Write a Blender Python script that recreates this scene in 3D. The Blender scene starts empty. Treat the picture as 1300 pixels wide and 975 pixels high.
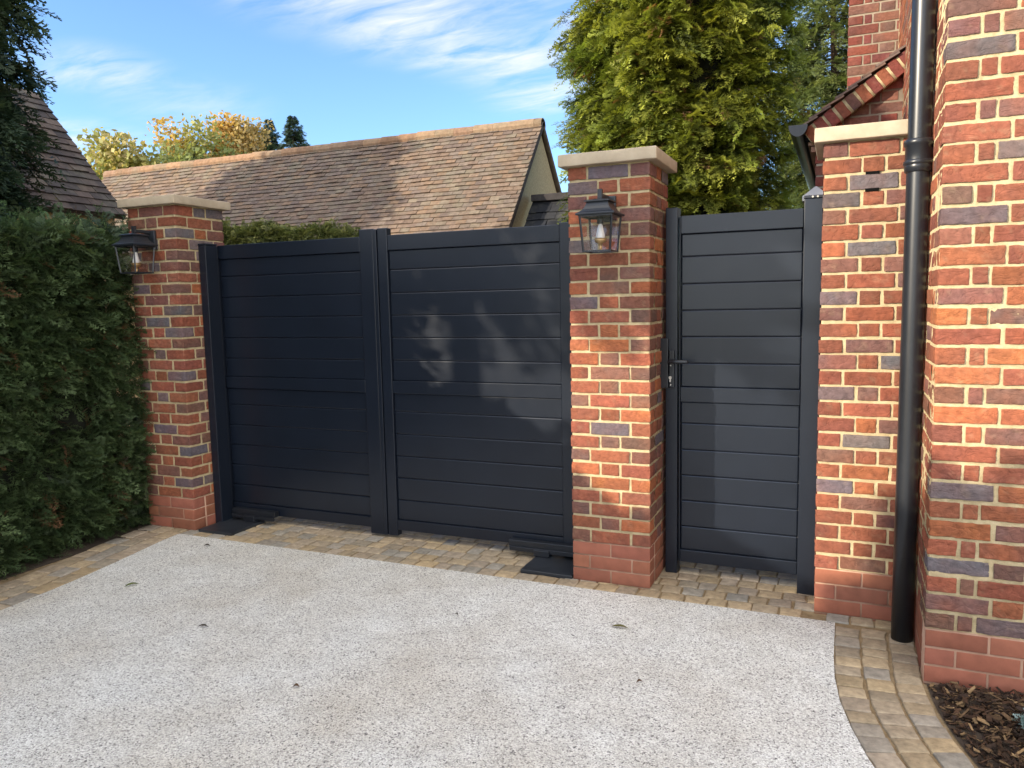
import bpy, math, random
import numpy as np
from mathutils import Matrix, Vector
rng = np.random.default_rng(11); random.seed(5)
PI = math.pi
SC = bpy.context.scene
COL = SC.collection

# ------------------------------------------------------------------ camera
CAM = np.array([1.359, -3.9315, 1.5541]); YAW, PITCH, ROLL, F = 0.4093, -0.1075, -0.0209, 972.2
def cam_axes():
    cy, sy = math.cos(YAW), math.sin(YAW)
    f = np.array([-sy*math.cos(PITCH), cy*math.cos(PITCH), math.sin(PITCH)])
    r = np.array([cy, sy, 0.0]); u = np.cross(r, f)
    return (r*math.cos(ROLL)+u*math.sin(ROLL), -r*math.sin(ROLL)+u*math.cos(ROLL), f)
AR, AU, AF = cam_axes()
cam = bpy.data.cameras.new('camera'); cam.sensor_width = 36; cam.lens = F/1300*36; cam.clip_end = 2000; cam.clip_start = .05
camo = bpy.data.objects.new('camera', cam); COL.objects.link(camo); SC.camera = camo
m = Matrix.Identity(4)
for i in range(3):
    m[i][0] = AR[i]; m[i][1] = AU[i]; m[i][2] = -AF[i]; m[i][3] = CAM[i]
camo.matrix_world = m

# ------------------------------------------------------------------ noise
def _h(i, j, k, s):
    n = (i*374761393 + j*668265263 + k*2147483647 + s*974711) & 0xffffffff
    n = ((n ^ (n >> 13))*1274126177) & 0xffffffff
    n = n ^ (n >> 16)
    return (n & 0xffff)/65535.0
def vnoise(p, s=0):
    p = np.asarray(p, float); f0 = np.floor(p); t = p-f0; t = t*t*(3-2*t); i = f0.astype(np.int64)
    out = 0
    for a in (0, 1):
        for b in (0, 1):
            for c in (0, 1):
                w = (t[..., 0] if a else 1-t[..., 0])*(t[..., 1] if b else 1-t[..., 1])*(t[..., 2] if c else 1-t[..., 2])
                out = out+w*_h(i[..., 0]+a, i[..., 1]+b, i[..., 2]+c, s)
    return out*2-1
def fbm(p, o=3, s=0):
    r = 0; a = 1; p = np.asarray(p, float)
    for k in range(o):
        r = r+a*vnoise(p*(2**k), s+k*7); a *= .5
    return r/1.75

# ------------------------------------------------------------------ mesh accumulation
class Acc:
    def __init__(s): s.V = []; s.F = []; s.C = []; s.M = []; s.n = 0
    def add(s, v, q, c=(1, 1, 1), mi=0):
        v = np.asarray(v, float).reshape(-1, 3); q = np.asarray(q, np.int64).reshape(-1, 4)
        c = np.asarray(c, float)
        if c.ndim == 1: c = np.tile(c[:3], (len(v), 1))
        s.V.append(v); s.F.append(q+s.n); s.C.append(c[:, :3]); s.M.append(np.full(len(q), mi, np.int32)); s.n += len(v)
    def box(s, x0, x1, y0, y1, z0, z1, c=(1, 1, 1), mi=0, bev=0.0):
        if bev > 0:
            rbox(s, ((x0+x1)/2, (y0+y1)/2, (z0+z1)/2), ((x1-x0)/2, (y1-y0)/2, (z1-z0)/2), bev, 10, c, mi=mi, coarse=True); return
        v = [(x, y, z) for z in (z0, z1) for y in (y0, y1) for x in (x0, x1)]
        q = [(0, 2, 3, 1), (4, 5, 7, 6), (0, 1, 5, 4), (2, 6, 7, 3), (0, 4, 6, 2), (1, 3, 7, 5)]
        s.add(v, q, c, mi)
    def tube(s, P, R, n=8, c=(1, 1, 1), mi=0, cap=True):
        P = np.asarray(P, float); R = np.broadcast_to(np.asarray(R, float), (len(P),))
        T = np.gradient(P, axis=0); T /= np.linalg.norm(T, axis=1)[:, None]+1e-9
        up = np.array([0, 0, 1.]) if abs(T[0, 2]) < .9 else np.array([1., 0, 0])
        rings = []
        for p, t, r in zip(P, T, R):
            a = np.cross(up, t); a /= np.linalg.norm(a)+1e-9; b = np.cross(t, a)
            th = np.arange(n)*2*PI/n
            rings.append(p+r*(np.cos(th)[:, None]*a+np.sin(th)[:, None]*b))
        q = [(i*n+k, i*n+(k+1) % n, (i+1)*n+(k+1) % n, (i+1)*n+k) for i in range(len(P)-1) for k in range(n)]
        V = np.concatenate(rings); m0 = len(V)
        if cap:
            V = np.concatenate([V, P[:1], P[-1:]])
            for k in range(0, n, 2):
                q.append((m0, (k+2) % n, (k+1) % n, k)); b = (len(P)-1)*n; q.append((m0+1, b+k, b+(k+1) % n, b+(k+2) % n))
        s.add(V, q, c, mi)
    def lathe(s, prof, cx, cy, n=16, c=(1, 1, 1), mi=0):
        th = np.arange(n)*2*PI/n
        V = np.concatenate([np.stack([cx+r*np.cos(th), cy+r*np.sin(th), np.full(n, z)], 1) for r, z in prof])
        q = [(i*n+k, i*n+(k+1) % n, (i+1)*n+(k+1) % n, (i+1)*n+k) for i in range(len(prof)-1) for k in range(n)]
        s.add(V, q, c, mi)
    def build(s, name, mats, parent=None, smooth=False, xf=None):
        me = bpy.data.meshes.new(name)
        V = np.concatenate(s.V); Fq = np.concatenate(s.F); C = np.concatenate(s.C); M = np.concatenate(s.M)
        if parent is not None: V = V-np.array(parent.location)
        me.vertices.add(len(V)); me.vertices.foreach_set('co', V.astype(np.float32).ravel())
        me.loops.add(len(Fq)*4); me.loops.foreach_set('vertex_index', Fq.astype(np.int32).ravel())
        me.polygons.add(len(Fq)); me.polygons.foreach_set('loop_start', np.arange(0, len(Fq)*4, 4, dtype=np.int32))
        me.polygons.foreach_set('material_index', M)
        me.polygons.foreach_set('use_smooth', np.full(len(Fq), bool(smooth)))
        a = me.color_attributes.new('Col', 'FLOAT_COLOR', 'POINT')
        a.data.foreach_set('color', np.concatenate([C, np.ones((len(C), 1))], 1).astype(np.float32).ravel())
        for mt in (mats if isinstance(mats, (list, tuple)) else [mats]): me.materials.append(mt)
        me.update(calc_edges=True); me.validate()
        o = bpy.data.objects.new(name, me); COL.objects.link(o)
        if parent is not None: o.parent = parent
        return o

_axis = {'x': 0, 'y': 1, 'z': 2}
def rbox(acc, c, h, r, res, col, faces='-x+x-y+y-z+z', disp=None, mi=0, coarse=False, colf=None):
    """rounded box as face grids; disp(points)->offsets; colf(points)->colours"""
    c = np.array(c, float); h = np.array(h, float); r = min(r, h.min()*.9); hi = h-r
    for k in range(0, len(faces), 2):
        sg = 1 if faces[k] == '+' else -1; ax = _axis[faces[k+1]]; ua, va = [(1, 2), (2, 0), (0, 1)][ax]
        def line(L):
            if coarse: return np.array([-L, -L+r, L-r, L])
            n = max(1, int(round(2*(L-r)/res)))
            return np.concatenate([[-L, -L+.4*r], np.linspace(-L+r, L-r, n+1), [L-.4*r, L]])
        U = line(h[ua]); W = line(h[va]); nu, nw = len(U), len(W)
        g = np.zeros((nu, nw, 3)); g[..., ua] = U[:, None]; g[..., va] = W[None, :]; g[..., ax] = sg*h[ax]
        p = g.reshape(-1, 3); inner = np.clip(p, -hi, hi); d = p-inner; L = np.linalg.norm(d, axis=1)[:, None]
        p = inner+d/np.maximum(L, 1e-9)*r+c
        cc = colf(p) if colf is not None else col
        if disp is not None: p = p+disp(p)
        idx = np.arange(nu*nw).reshape(nu, nw)
        q = np.stack([idx[:-1, :-1], idx[1:, :-1], idx[1:, 1:], idx[:-1, 1:]], -1).reshape(-1, 4)
        if sg < 0: q = q[:, ::-1]
        acc.add(p, q, cc, mi)

# ------------------------------------------------------------------ object helpers
def tag(o, label=None, cat=None, group=None, kind=None):
    if label: o['label'] = label
    if cat: o['category'] = cat
    if group: o['group'] = group
    if kind: o['kind'] = kind
    return o
def thing(name, label, cat, loc=(0, 0, 0), group=None):
    o = bpy.data.objects.new(name, None); COL.objects.link(o); o.location = loc; o.empty_display_size = .1
    return tag(o, label, cat, group)
def under(o, part):
    o.parent = part; return o
def copy_tree(o, parent=None, delta=None):
    c = o.copy(); COL.objects.link(c); c.parent = parent
    if delta is not None: c.location = Vector(o.location)+Vector(delta)
    for ch in [x for x in bpy.data.objects if x.parent == o]: copy_tree(ch, c)
    return c

# ------------------------------------------------------------------ materials
def newmat(name):
    mt = bpy.data.materials.new(name); mt.use_nodes = True
    nt = mt.node_tree; b = nt.nodes['Principled BSDF']
    return mt, nt, b
def N(nt, t, **kw):
    n = nt.nodes.new(t)
    for k, v in kw.items():
        if k in n.inputs.keys(): n.inputs[k].default_value = v
        else: setattr(n, k, v)
    return n
def ramp(nt, src, stops):
    r = N(nt, 'ShaderNodeValToRGB'); cr = r.color_ramp
    while len(cr.elements) < len(stops): cr.elements.new(.5)
    for e, (p, c) in zip(cr.elements, stops): e.position = p; e.color = (*c, 1) if len(c) == 3 else c
    nt.links.new(src, r.inputs[0]); return r.outputs[0]
def coords(nt, scale=(1, 1, 1)):
    g = N(nt, 'ShaderNodeNewGeometry'); mp = N(nt, 'ShaderNodeMapping'); mp.inputs['Scale'].default_value = scale
    nt.links.new(g.outputs['Position'], mp.inputs['Vector']); return mp.outputs[0]
def noise(nt, vec, scale, detail=4, rough=.55):
    n = N(nt, 'ShaderNodeTexNoise', Scale=scale, Detail=detail, Roughness=rough); nt.links.new(vec, n.inputs['Vector']); return n.outputs['Fac']
def mixc(nt, fac, a, b, mode='MIX'):
    x = N(nt, 'ShaderNodeMix', data_type='RGBA', blend_type=mode)
    for s, v in ((0, fac), (6, a), (7, b)):
        if hasattr(v, 'links'): nt.links.new(v, x.inputs[s])
        else: x.inputs[s].default_value = v if not isinstance(v, tuple) else (*v, 1)
    return x.outputs[2]
def bump(nt, b, h, strength=.3, dist=.01):
    n = N(nt, 'ShaderNodeBump', Strength=strength, Distance=dist); nt.links.new(h, n.inputs['Height']); nt.links.new(n.outputs[0], b.inputs['Normal'])
def vcol_mat(name, rough=.85, nscale=40, namt=(.72, 1.2), bstr=.35, bscale=120, bdist=.004, spec=.3):
    mt, nt, b = newmat(name); a = N(nt, 'ShaderNodeAttribute', attribute_name='Col'); v = coords(nt)
    n1 = noise(nt, v, nscale, 5, .6)
    g = ramp(nt, n1, [(.3, (namt[0],)*3), (.7, (namt[1],)*3)])
    nt.links.new(mixc(nt, 1.0, a.outputs['Color'], g, 'MULTIPLY'), b.inputs['Base Color'])
    b.inputs['Roughness'].default_value = rough; b.inputs['Specular IOR Level'].default_value = spec
    bump(nt, b, noise(nt, v, bscale, 5, .65), bstr, bdist); return mt
M = {}
M['brick'] = vcol_mat('brick', .9, 45, (.76, 1.2), .6, 160, .004, .2)
nt = M['brick'].node_tree; b = nt.nodes['Principled BSDF']
v2 = coords(nt, (1, 1, 1.9)); wv = N(nt, 'ShaderNodeTexNoise', Scale=10, Detail=3, Roughness=.5, Distortion=1.1); nt.links.new(v2, wv.inputs['Vector'])
rdg = ramp(nt, wv.outputs['Fac'], [(.40, (1, 1, 1)), (.475, (.75, .75, .75)), (.5, (0, 0, 0)), (.515, (.5, .5, .5)), (.6, (.9, .9, .9))])
b2 = N(nt, 'ShaderNodeBump', Strength=.45, Distance=.005); nt.links.new(rdg, b2.inputs['Height'])
old = b.inputs['Normal'].links[0].from_socket; nt.links.new(old, b2.inputs['Normal']); nt.links.new(b2.outputs[0], b.inputs['Normal'])
M['smooth_brick'] = vcol_mat('smooth_brick', .85, 14, (.85, 1.12), .25, 220, .002, .25)
M['tile'] = vcol_mat('roof_tile', .9, 18, (.7, 1.2), .4, 90, .004, .2)
nt = M['tile'].node_tree; b = nt.nodes['Principled BSDF']; old = b.inputs['Base Color'].links[0].from_socket; v2 = coords(nt)
lich = ramp(nt, noise(nt, v2, 2.2, 7, .7), [(.50, (0, 0, 0)), (.68, (.38, .38, .38))])
nt.links.new(mixc(nt, lich, old, (.20, .19, .135)), b.inputs['Base Color'])
M['sett'] = vcol_mat('stone_sett', .85, 30, (.72, 1.22), .7, 70, .006, .3)
M['bark_chip'] = vcol_mat('bark_chip', .9, 60, (.6, 1.3), .6, 200, .003, .2)
M['bark'] = vcol_mat('tree_bark', .95, 20, (.6, 1.3), .8, 40, .02, .1)
mt, nt, b = newmat('mortar'); v = coords(nt)
nt.links.new(ramp(nt, noise(nt, v, 28, 6, .65), [(.3, (.37, .285, .155)), (.55, (.49, .39, .225)), (.75, (.56, .46, .285))]), b.inputs['Base Color'])
b.inputs['Roughness'].default_value = .95; bump(nt, b, noise(nt, v, 220, 4, .7), .7, .004); M['mortar'] = mt
mt, nt, b = newmat('mortar_pink'); v = coords(nt)
nt.links.new(ramp(nt, noise(nt, v, 20, 4), [(.3, (.36, .2, .13)), (.7, (.46, .29, .2))]), b.inputs['Base Color']); b.inputs['Roughness'].default_value = .95; M['mortar_pink'] = mt
mt, nt, b = newmat('mortar_grey'); v = coords(nt)
nt.links.new(ramp(nt, noise(nt, v, 20, 4), [(.3, (.23, .185, .135)), (.7, (.31, .255, .19))]), b.inputs['Base Color']); b.inputs['Roughness'].default_value = .95; M['mortar_grey'] = mt
mt, nt, b = newmat('cast_stone'); v = coords(nt)
nt.links.new(ramp(nt, noise(nt, v, 9, 6, .65), [(.25, (.34, .275, .19)), (.55, (.44, .36, .255)), (.8, (.50, .425, .315))]), b.inputs['Base Color'])
b.inputs['Roughness'].default_value = .9; bump(nt, b, noise(nt, v, 150, 4, .7), .3, .003); M['stone'] = mt
def paint(name, c, rough, spec=.5, var=.25, grain=True):
    mt, nt, b = newmat(name); v = coords(nt)
    k = noise(nt, v, 3.5, 5, .6)
    nt.links.new(ramp(nt, k, [(.3, tuple(x*(1-var) for x in c)), (.7, tuple(x*(1+var) for x in c))]), b.inputs['Base Color'])
    rr = N(nt, 'ShaderNodeMapRange'); nt.links.new(noise(nt, v, 9, 5, .6), rr.inputs[0]); rr.inputs[3].default_value = rough-.04; rr.inputs[4].default_value = rough+.04
    nt.links.new(rr.outputs[0], b.inputs['Roughness']); b.inputs['Specular IOR Level'].default_value = spec
    return mt
M['gate'] = paint('anthracite_powder_coat', (.0072, .0105, .0180), .30, .45, .12)
M['iron'] = paint('black_iron', (.011, .013, .017), .34, .5)
M['lamp'] = paint('lantern_black', (.016, .019, .024), .4, .5)
M['lid'] = paint('steel_lid', (.016, .019, .024), .45, .5, .5)
M['dark'] = paint('dark_gap', (.004, .004, .004), .9, .1)
M['steel'] = paint('bright_steel', (.5, .48, .42), .3, .5)
M['pale'] = paint('pale_grey_plastic', (.36, .37, .38), .6, .4, .1)
mt, nt, b = newmat('lantern_glass'); b.inputs['Base Color'].default_value = (1, 1, 1, 1); b.inputs['Roughness'].default_value = .02
b.inputs['Transmission Weight'].default_value = 1; b.inputs['IOR'].default_value = 1.02; b.inputs['Coat Weight'].default_value = .6; b.inputs['Coat Roughness'].default_value = .03
M['glass'] = mt
mt, nt, b = newmat('bulb_glass'); b.inputs['Base Color'].default_value = (.9, .88, .85, 1); b.inputs['Roughness'].default_value = .12; b.inputs['Transmission Weight'].default_value = .35
M['bulb'] = mt
mt, nt, b = newmat('brass'); b.inputs['Base Color'].default_value = (.42, .27, .12, 1); b.inputs['Metallic'].default_value = .7; b.inputs['Roughness'].default_value = .35; M['brass'] = mt
# resin bound gravel
mt, nt, b = newmat('resin_gravel'); v = coords(nt)
vo = N(nt, 'ShaderNodeTexVoronoi', Scale=175); nt.links.new(v, vo.inputs['Vector'])
sx = N(nt, 'ShaderNodeSeparateColor'); nt.links.new(vo.outputs['Color'], sx.inputs[0])
c1 = ramp(nt, sx.outputs[0], [(0, (.12, .118, .115)), (.06, (.36, .35, .34)), (.2, (.56, .56, .525)), (.6, (.68, .68, .635)), (.92, (.80, .805, .77))])
edge = ramp(nt, vo.outputs['Distance'], [(.5, (1, 1, 1)), (.85, (.62, .61, .6))])
c2 = mixc(nt, 1.0, c1, edge, 'MULTIPLY')
big = ramp(nt, noise(nt, v, .9, 5, .6), [(.32, (.85, .80, .735)), (.60, (1.0, 1.0, 1.0))])
c3 = mixc(nt, 1.0, c2, big, 'MULTIPLY')
mid = ramp(nt, noise(nt, v, 7, 4, .6), [(.3, (.9, .9, .9)), (.7, (1.05, 1.05, 1.05))])
nt.links.new(mixc(nt, 1.0, c3, mid, 'MULTIPLY'), b.inputs['Base Color']); b.inputs['Roughness'].default_value = .75
inv = N(nt, 'ShaderNodeMath', operation='SUBTRACT'); inv.inputs[0].default_value = 1; nt.links.new(vo.outputs['Distance'], inv.inputs[1])
bump(nt, b, inv.outputs[0], .5, .004); M['gravel'] = mt
def ground_mat(name, a, c, scale=12):
    mt, nt, b = newmat(name); v = coords(nt)
    nt.links.new(ramp(nt, noise(nt, v, scale, 6, .65), [(.3, a), (.7, c)]), b.inputs['Base Color']); b.inputs['Roughness'].default_value = .95
    bump(nt, b, noise(nt, v, 60, 5, .7), .5, .01); return mt
M['joint'] = ground_mat('jointing_sand', (.17, .115, .055), (.30, .22, .12), 25)
M['soil'] = ground_mat('soil', (.035, .024, .016), (.07, .05, .032), 20)
M['ground'] = ground_mat('lawn_ground', (.05, .07, .025), (.10, .11, .05), 3)
M['render'] = ground_mat('roughcast', (.40, .265, .125), (.62, .45, .24), 38)
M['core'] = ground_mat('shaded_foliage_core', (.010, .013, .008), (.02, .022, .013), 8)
def leaf_mat(name, trans=.3, rough=.55):
    mt, nt, b = newmat(name); a = N(nt, 'ShaderNodeAttribute', attribute_name='Col')
    nt.links.new(a.outputs['Color'], b.inputs['Base Color']); b.inputs['Roughness'].default_value = rough; b.inputs['Specular IOR Level'].default_value = .35
    t = N(nt, 'ShaderNodeBsdfTranslucent'); nt.links.new(mixc(nt, 1.0, a.outputs['Color'], (1.3, 1.25, .7), 'MULTIPLY'), t.inputs['Color'])
    mx = N(nt, 'ShaderNodeMixShader'); mx.inputs[0].default_value = trans
    nt.links.new(b.outputs[0], mx.inputs[1]); nt.links.new(t.outputs[0], mx.inputs[2])
    nt.links.new(mx.outputs[0], nt.nodes['Material Output'].inputs['Surface']); return mt
M['leaf'] = leaf_mat('conifer_leaf'); M['broadleaf'] = leaf_mat('autumn_leaf', .4)

# ------------------------------------------------------------------ bricks
BC = {'R': ((.255, .084, .046), (.185, .067, .044)), 'O': ((.33, .112, .048), (.25, .083, .044)), 'P': ((.135, .076, .064), (.185, .078, .055)),
      'B': ((.115, .100, .108), (.14, .092, .09)), 'S': ((.24, .09, .055), (.262, .10, .061)), 'D': ((.13, .05, .045), (.20, .055, .04))}
def brick_colf(k):
    A, B = [np.array(x) for x in BC[k]]
    j = rng.uniform(.86, 1.16)*np.array([1, rng.uniform(.94, 1.07), rng.uniform(.93, 1.08)])
    off = rng.uniform(0, 99, 3); sc = rng.uniform(7, 16); bias = rng.uniform(-.3, .3)
    amt = .25 if k == 'S' else 1
    def f(p):
        t = np.clip(.5+bias+1.0*fbm(p*sc+off, 3), 0, 1)[:, None]*amt
        s = 1+.16*fbm(p*55+off, 2)[:, None]
        # pale sandy bloom
        w = np.clip(fbm(p*np.array([30, 30, 50])+off*2, 3)-.36, 0, .12)[:, None]*(.0 if k == 'S' else 1.2)
        return (A*(1-t)+B*t)*j*s*(1-w)+w*np.array([.38, .27, .17])
    return f
def brick_disp(amp=1.0):
    off = rng.uniform(0, 99, 3); an = rng.uniform(-1.0, 1.0)
    def f(p):
        d = np.stack([vnoise(p*22+off+17*i)*.0015+vnoise(p*75+off+5*i)*.0011 for i in range(3)], 1)*amp
        u = p[:, 0]+p[:, 1]; w = p[:, 2]+an*.5*u
        r = 1-np.abs(fbm(np.stack([u*16, w*62, u*0+off[0]], 1)+off, 3))
        cr = np.clip(r-.84, 0, 1)*6.2; cr = cr*cr
        side = p-p.mean(0)
        d = d-NRM[0]*np.minimum(cr*.0036*amp, .0042)[:, None]+NRM[0]*(fbm(p*48+off, 3)*.0013*amp)[:, None]
        dn = d @ NRM[0]; return d+NRM[0]*(np.maximum(dn, -.0030)-dn)[:, None]
    return f
NRM = [np.array([0, -1., 0])]
def brick(acc, c, h, k, faces, res=.014, amp=1.0, r=.005):
    cf = brick_colf(k)
    j = np.clip(rng.normal(0, .0011, 3), -.0015, .0015); c = np.array(c)+j*min(amp, 1)
    h = np.array(h)+rng.normal(0, .0009, 3)*np.array([1, 1, 1.3])*amp
    for i in range(0, len(faces), 2):
        fc = faces[i:i+2]; n = np.zeros(3); n[_axis[fc[1]]] = 1 if fc[0] == '+' else -1; NRM[0] = n
        st = rng.bit_generator.state
        rbox(acc, c, h, r, res, None, fc, disp=brick_disp(amp) if amp > 0 else None, colf=cf)
        if i+2 < len(faces): rng.bit_generator.state = st
def rnd(pr='RRROOPPPB'): return random.choice(pr)
CH = .075; J = .010
def pillar(x0, y0, w, dpt, ztop, rows, parent, front_open=False, faces4=True, res=.014):
    """rows: list of course strings (top first) for the front, 3 letters each"""
    acc = Acc(); n = len(rows)
    H, S3, ST = .1025, .160, .215
    for ci, row in enumerate(rows):
        zt = ztop-ci*CH; zc = zt-CH/2; hz = (CH-J)/2
        A = (ci % 2 == 0)
        if A: front = [H, w-2*H-2*J, H]; side = [S3, dpt-2*S3-2*J, S3]
        else: front = [S3, w-2*S3-2*J, S3]; side = [H, dpt-2*H-2*J, H]
        xs = [x0, x0+front[0]+J, x0+w-front[2]]
        ys = [y0, y0+side[0]+J, y0+dpt-side[2]]
        row = (row+'RRR')[:3]
        # corners
        def bx(xa, xb, ya, yb, k, f, res=res): brick(acc, ((xa+xb)/2, (ya+yb)/2, zc), ((xb-xa)/2, (yb-ya)/2, hz), k, f, res)
        bx(xs[0], xs[0]+front[0], ys[0], ys[0]+side[0], row[0], '-y-x')
        bx(xs[1], xs[1]+front[1], ys[0], ys[0]+.1025, row[1], '-y')
        bx(xs[2], xs[2]+front[2], ys[0], ys[0]+side[0], row[2], '-y+x')
        if faces4:
            bx(xs[2]+front[2]-.1025, xs[2]+front[2], ys[1], ys[1]+side[1], rnd(), '+x')
            bx(xs[0], xs[0]+.1025, ys[1], ys[1]+side[1], rnd(), '-x', .06)
            bx(xs[2], xs[2]+front[2], ys[2], ys[2]+side[2], rnd(), '+x', res); bx(xs[2], xs[2]+front[2], ys[2], ys[2]+side[2], rnd(), '+y', .06)
            bx(xs[1], xs[1]+front[1], ys[2]+side[2]-.1025, ys[2]+side[2], rnd(), '+y', .06)
            bx(xs[0], xs[0]+front[0], ys[2], ys[2]+side[2], rnd(), '+y-x', .06)
    e = .0062
    rbox(acc, (x0+w/2, y0+dpt/2, ztop-n*CH/2+.002), (w/2-e, dpt/2-e, n*CH/2), .002, .02, (1, 1, 1), '-x+x-y+y', mi=1,
         disp=lambda p: np.stack([vnoise(p*60+3*i) for i in range(3)], 1)*.0018)
    acc.build('brickwork', [M['brick'], M['mortar']], parent, smooth=True)
    # smooth plinth courses
    acc = Acc(); zp = ztop-n*CH; jj = .006
    pat = [[.5, .5], [.23, .54, .23], [.5, .5]]
    while zp-CH/2 > -.06:
        ci = int(round((ztop-n*CH-zp)/CH)); P = pat[ci % 3]; zc = zp-CH/2; x = x0
        for pi_, fr in enumerate(P):
            ww = fr*w; f = '-y'+('-x' if pi_ == 0 else '')+('+x' if pi_ == len(P)-1 else '')
            brick(acc, (x+ww/2, y0+.05125, zc), (ww/2-jj/2*(0 if False else 1), .05125, (CH-jj)/2), 'S', f, .03, .25, .003); x += ww
        for sx, f in ((x0+w-.05, '+x'), (x0+.05, '-x')):
            y = y0+.1025+jj
            for fr in (.5, .5):
                wy = (dpt-.1025-jj)*fr
                brick(acc, (sx, y+wy/2, zc), (.05, wy/2-jj/2, (CH-jj)/2), 'S', f+('+y' if False else ''), .03, .25, .003); y += wy
        zp -= CH
    acc.box(x0+.006, x0+w-.006, y0+.006, y0+dpt-.006, zp, ztop-n*CH, mi=1)
    acc.build('plinth', [M['smooth_brick'], M['mortar_pink']], parent, smooth=True)
def capstone(x0, x1, y0, y1, z0, z1, parent):
    acc = Acc()
    rbox(acc, ((x0+x1)/2, (y0+y1)/2, (z0+z1)/2), ((x1-x0)/2, (y1-y0)/2, (z1-z0)/2), .006, .04, (1, 1, 1),
         disp=lambda p: np.stack([vnoise(p*18+5*i) for i in range(3)], 1)*.0015)
    acc.build('capstone', M['stone'], parent, smooth=True)

ROW2 = 'RBP BRR PRR ORP OPP BRR RRR RPP OPO BRP ORP ROR OOP OPO RPP RPR PRP RRO RBR RPP PRP ORR POO RRR PRP RPO PRR'.split()
ROW3 = 'PRR RRR RBR BRP PRP RRR OBR PRP RRP BRR PRR RRR RPR PRB RRR BPR RRR ROP RBR PRR ROR BOR RPR RRP RRR RRR RPR'.split()
ROW1 = 'RPR PPR RRB PBR BRP RBP PRR BRP RPR RRB PBR RRB PRP RBR PRR RRB BRR RBR RRP RRR RBR RRP PRB RRR RPR PRB PRR'.split()
p2 = thing('gate_pillar', 'brick pillar between the double gate and the narrow side gate, catching sunlight', 'pillar', (.22, .22, 0), 'brick gate pillars')
pillar(0, 0, .44, .44, 2.25, ROW2, p2); capstone(-.042, .482, -.042, .482, 2.25, 2.312, p2)
p1 = thing('gate_pillar', 'shaded brick pillar against the dark green hedge', 'pillar', (-3.0, .2, 0), 'brick gate pillars')
pillar(-3.22, -.02, .44, .44, 2.25, ROW1, p1); capstone(-3.262, -2.738, -.062, .462, 2.25, 2.308, p1)
p3 = thing('brick_pier', 'sunlit brick pier behind the black drainpipe, under a pale stone coping', 'pier', (1.47, .2, 0))
pillar(1.255, -.015, .4265, .44, 2.25, ROW3, p3); capstone(1.215, 1.680, -.055, .47, 2.25, 2.315, p3)
for z in (2.25-2*CH, 2.25-3*CH):
    a = Acc(); a.box(1.435, 1.492, -.0185, .02, z-.0065, z+.0065); a.build('weep_slot', M['dark'], p3)

# ------------------------------------------------------------------ house at the right
house = thing('brick_house', 'tall sunlit red brick house wall filling the right edge', 'house', (3.6, 1.5, 0))
HX, HY = 1.684, -.60
acc = Acc()
HC = 'P PPP B RRR RR RPP RR RRB RR PRR BR PRR RR RRR PO ORP RR RRO OR PPP OO ROP RR RRR BO RRR OP ORR BP RPR PR PPB'.split()
zt0 = .225+32*CH
for ci in range(-22, 32):
    zt = zt0-ci*CH; zc = zt-CH/2; odd = (ci % 2 == 0)
    row = HC[ci] if ci >= 0 else ''
    x = HX; k = 0
    seq = ['S', 'H']*8 if odd else ['H', 'Q']+['S', 'H']*7
    if ci < 0 and False: continue
    for s in seq:
        w = {'S': .215, 'H': .1025, 'Q': .052}[s]
        if x > 4.2: break
        near = x < 2.5 and zt < 3.3
        kk = row[k] if k < len(row) else rnd('RRROPPB')
        f = '-y-x' if k == 0 else '-y'
        dy = (.1025 if odd else .215) if k == 0 else .1
        if near: brick(acc, (x+w/2, HY+dy/2, zc), (w/2, dy/2, .0325), kk, f, .0085, 1.15, .005)
        elif x < 3.0: brick(acc, (x+w/2, HY+dy/2, zc), (w/2, dy/2, .0325), kk, f, .06, .5, .006)
        x += w+J; k += 1
    # left return
    y = HY+(.1025 if odd else .215)+J; k = 1
    for s in (['H', 'S']*12 if not odd else ['Q', 'S']+['H', 'S']*11):
        w = {'S': .215, 'H': .1025, 'Q': .052}[s]
        if y > 2.6 or zt > 4.6: break
        brick(acc, (HX+.05, y+w/2, zc), (.05, w/2, .0325), rnd('RRRROP'), '-x', .03 if zt < 3.3 else .08, 1.0 if zt < 3.3 else .4, .006); y += w+J
rbox(acc, ((HX+7)/2, (HY+3.5)/2+.2, (.225+5.2)/2), ((7-HX)/2-.0062, (3.5-HY)/2+.2-.0062, (5.2-.225)/2), .003, .1, (1, 1, 1), '-x-y+x+y', mi=1)
acc.box(HX+.0024, HX+.02, HY+.007, 2.6, .2256, 4.5, mi=1)
acc.build('wall', [M['brick'], M['mortar']], house, smooth=True)
acc = Acc(); jj = .007
for ci in range(5):
    zc = .225-ci*CH-CH/2; x = HX; k = 0
    for w in ([.222]*10 if ci % 2 == 0 else [.110]+[.222]*10):
        if x > 3.6: break
        brick(acc, (x+w/2, HY+.05, zc), (w/2-jj/2, .05, (CH-jj)/2), 'S', '-y-x' if k == 0 else '-y', .03, .3, .003); x += w; k += 1
    y = HY+.1045
    while y < 2.0: brick(acc, (HX+.05, y+.111, zc), (.05, .111-jj/2, (CH-jj)/2), 'S', '-x', .05, .3, .003); y += .222
acc.box(HX+.003, 7, HY+.003, 3.8, -.2, .2255, mi=1)
acc.build('plinth', [M['smooth_brick'], M['mortar_pink']], house, smooth=True)
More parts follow.
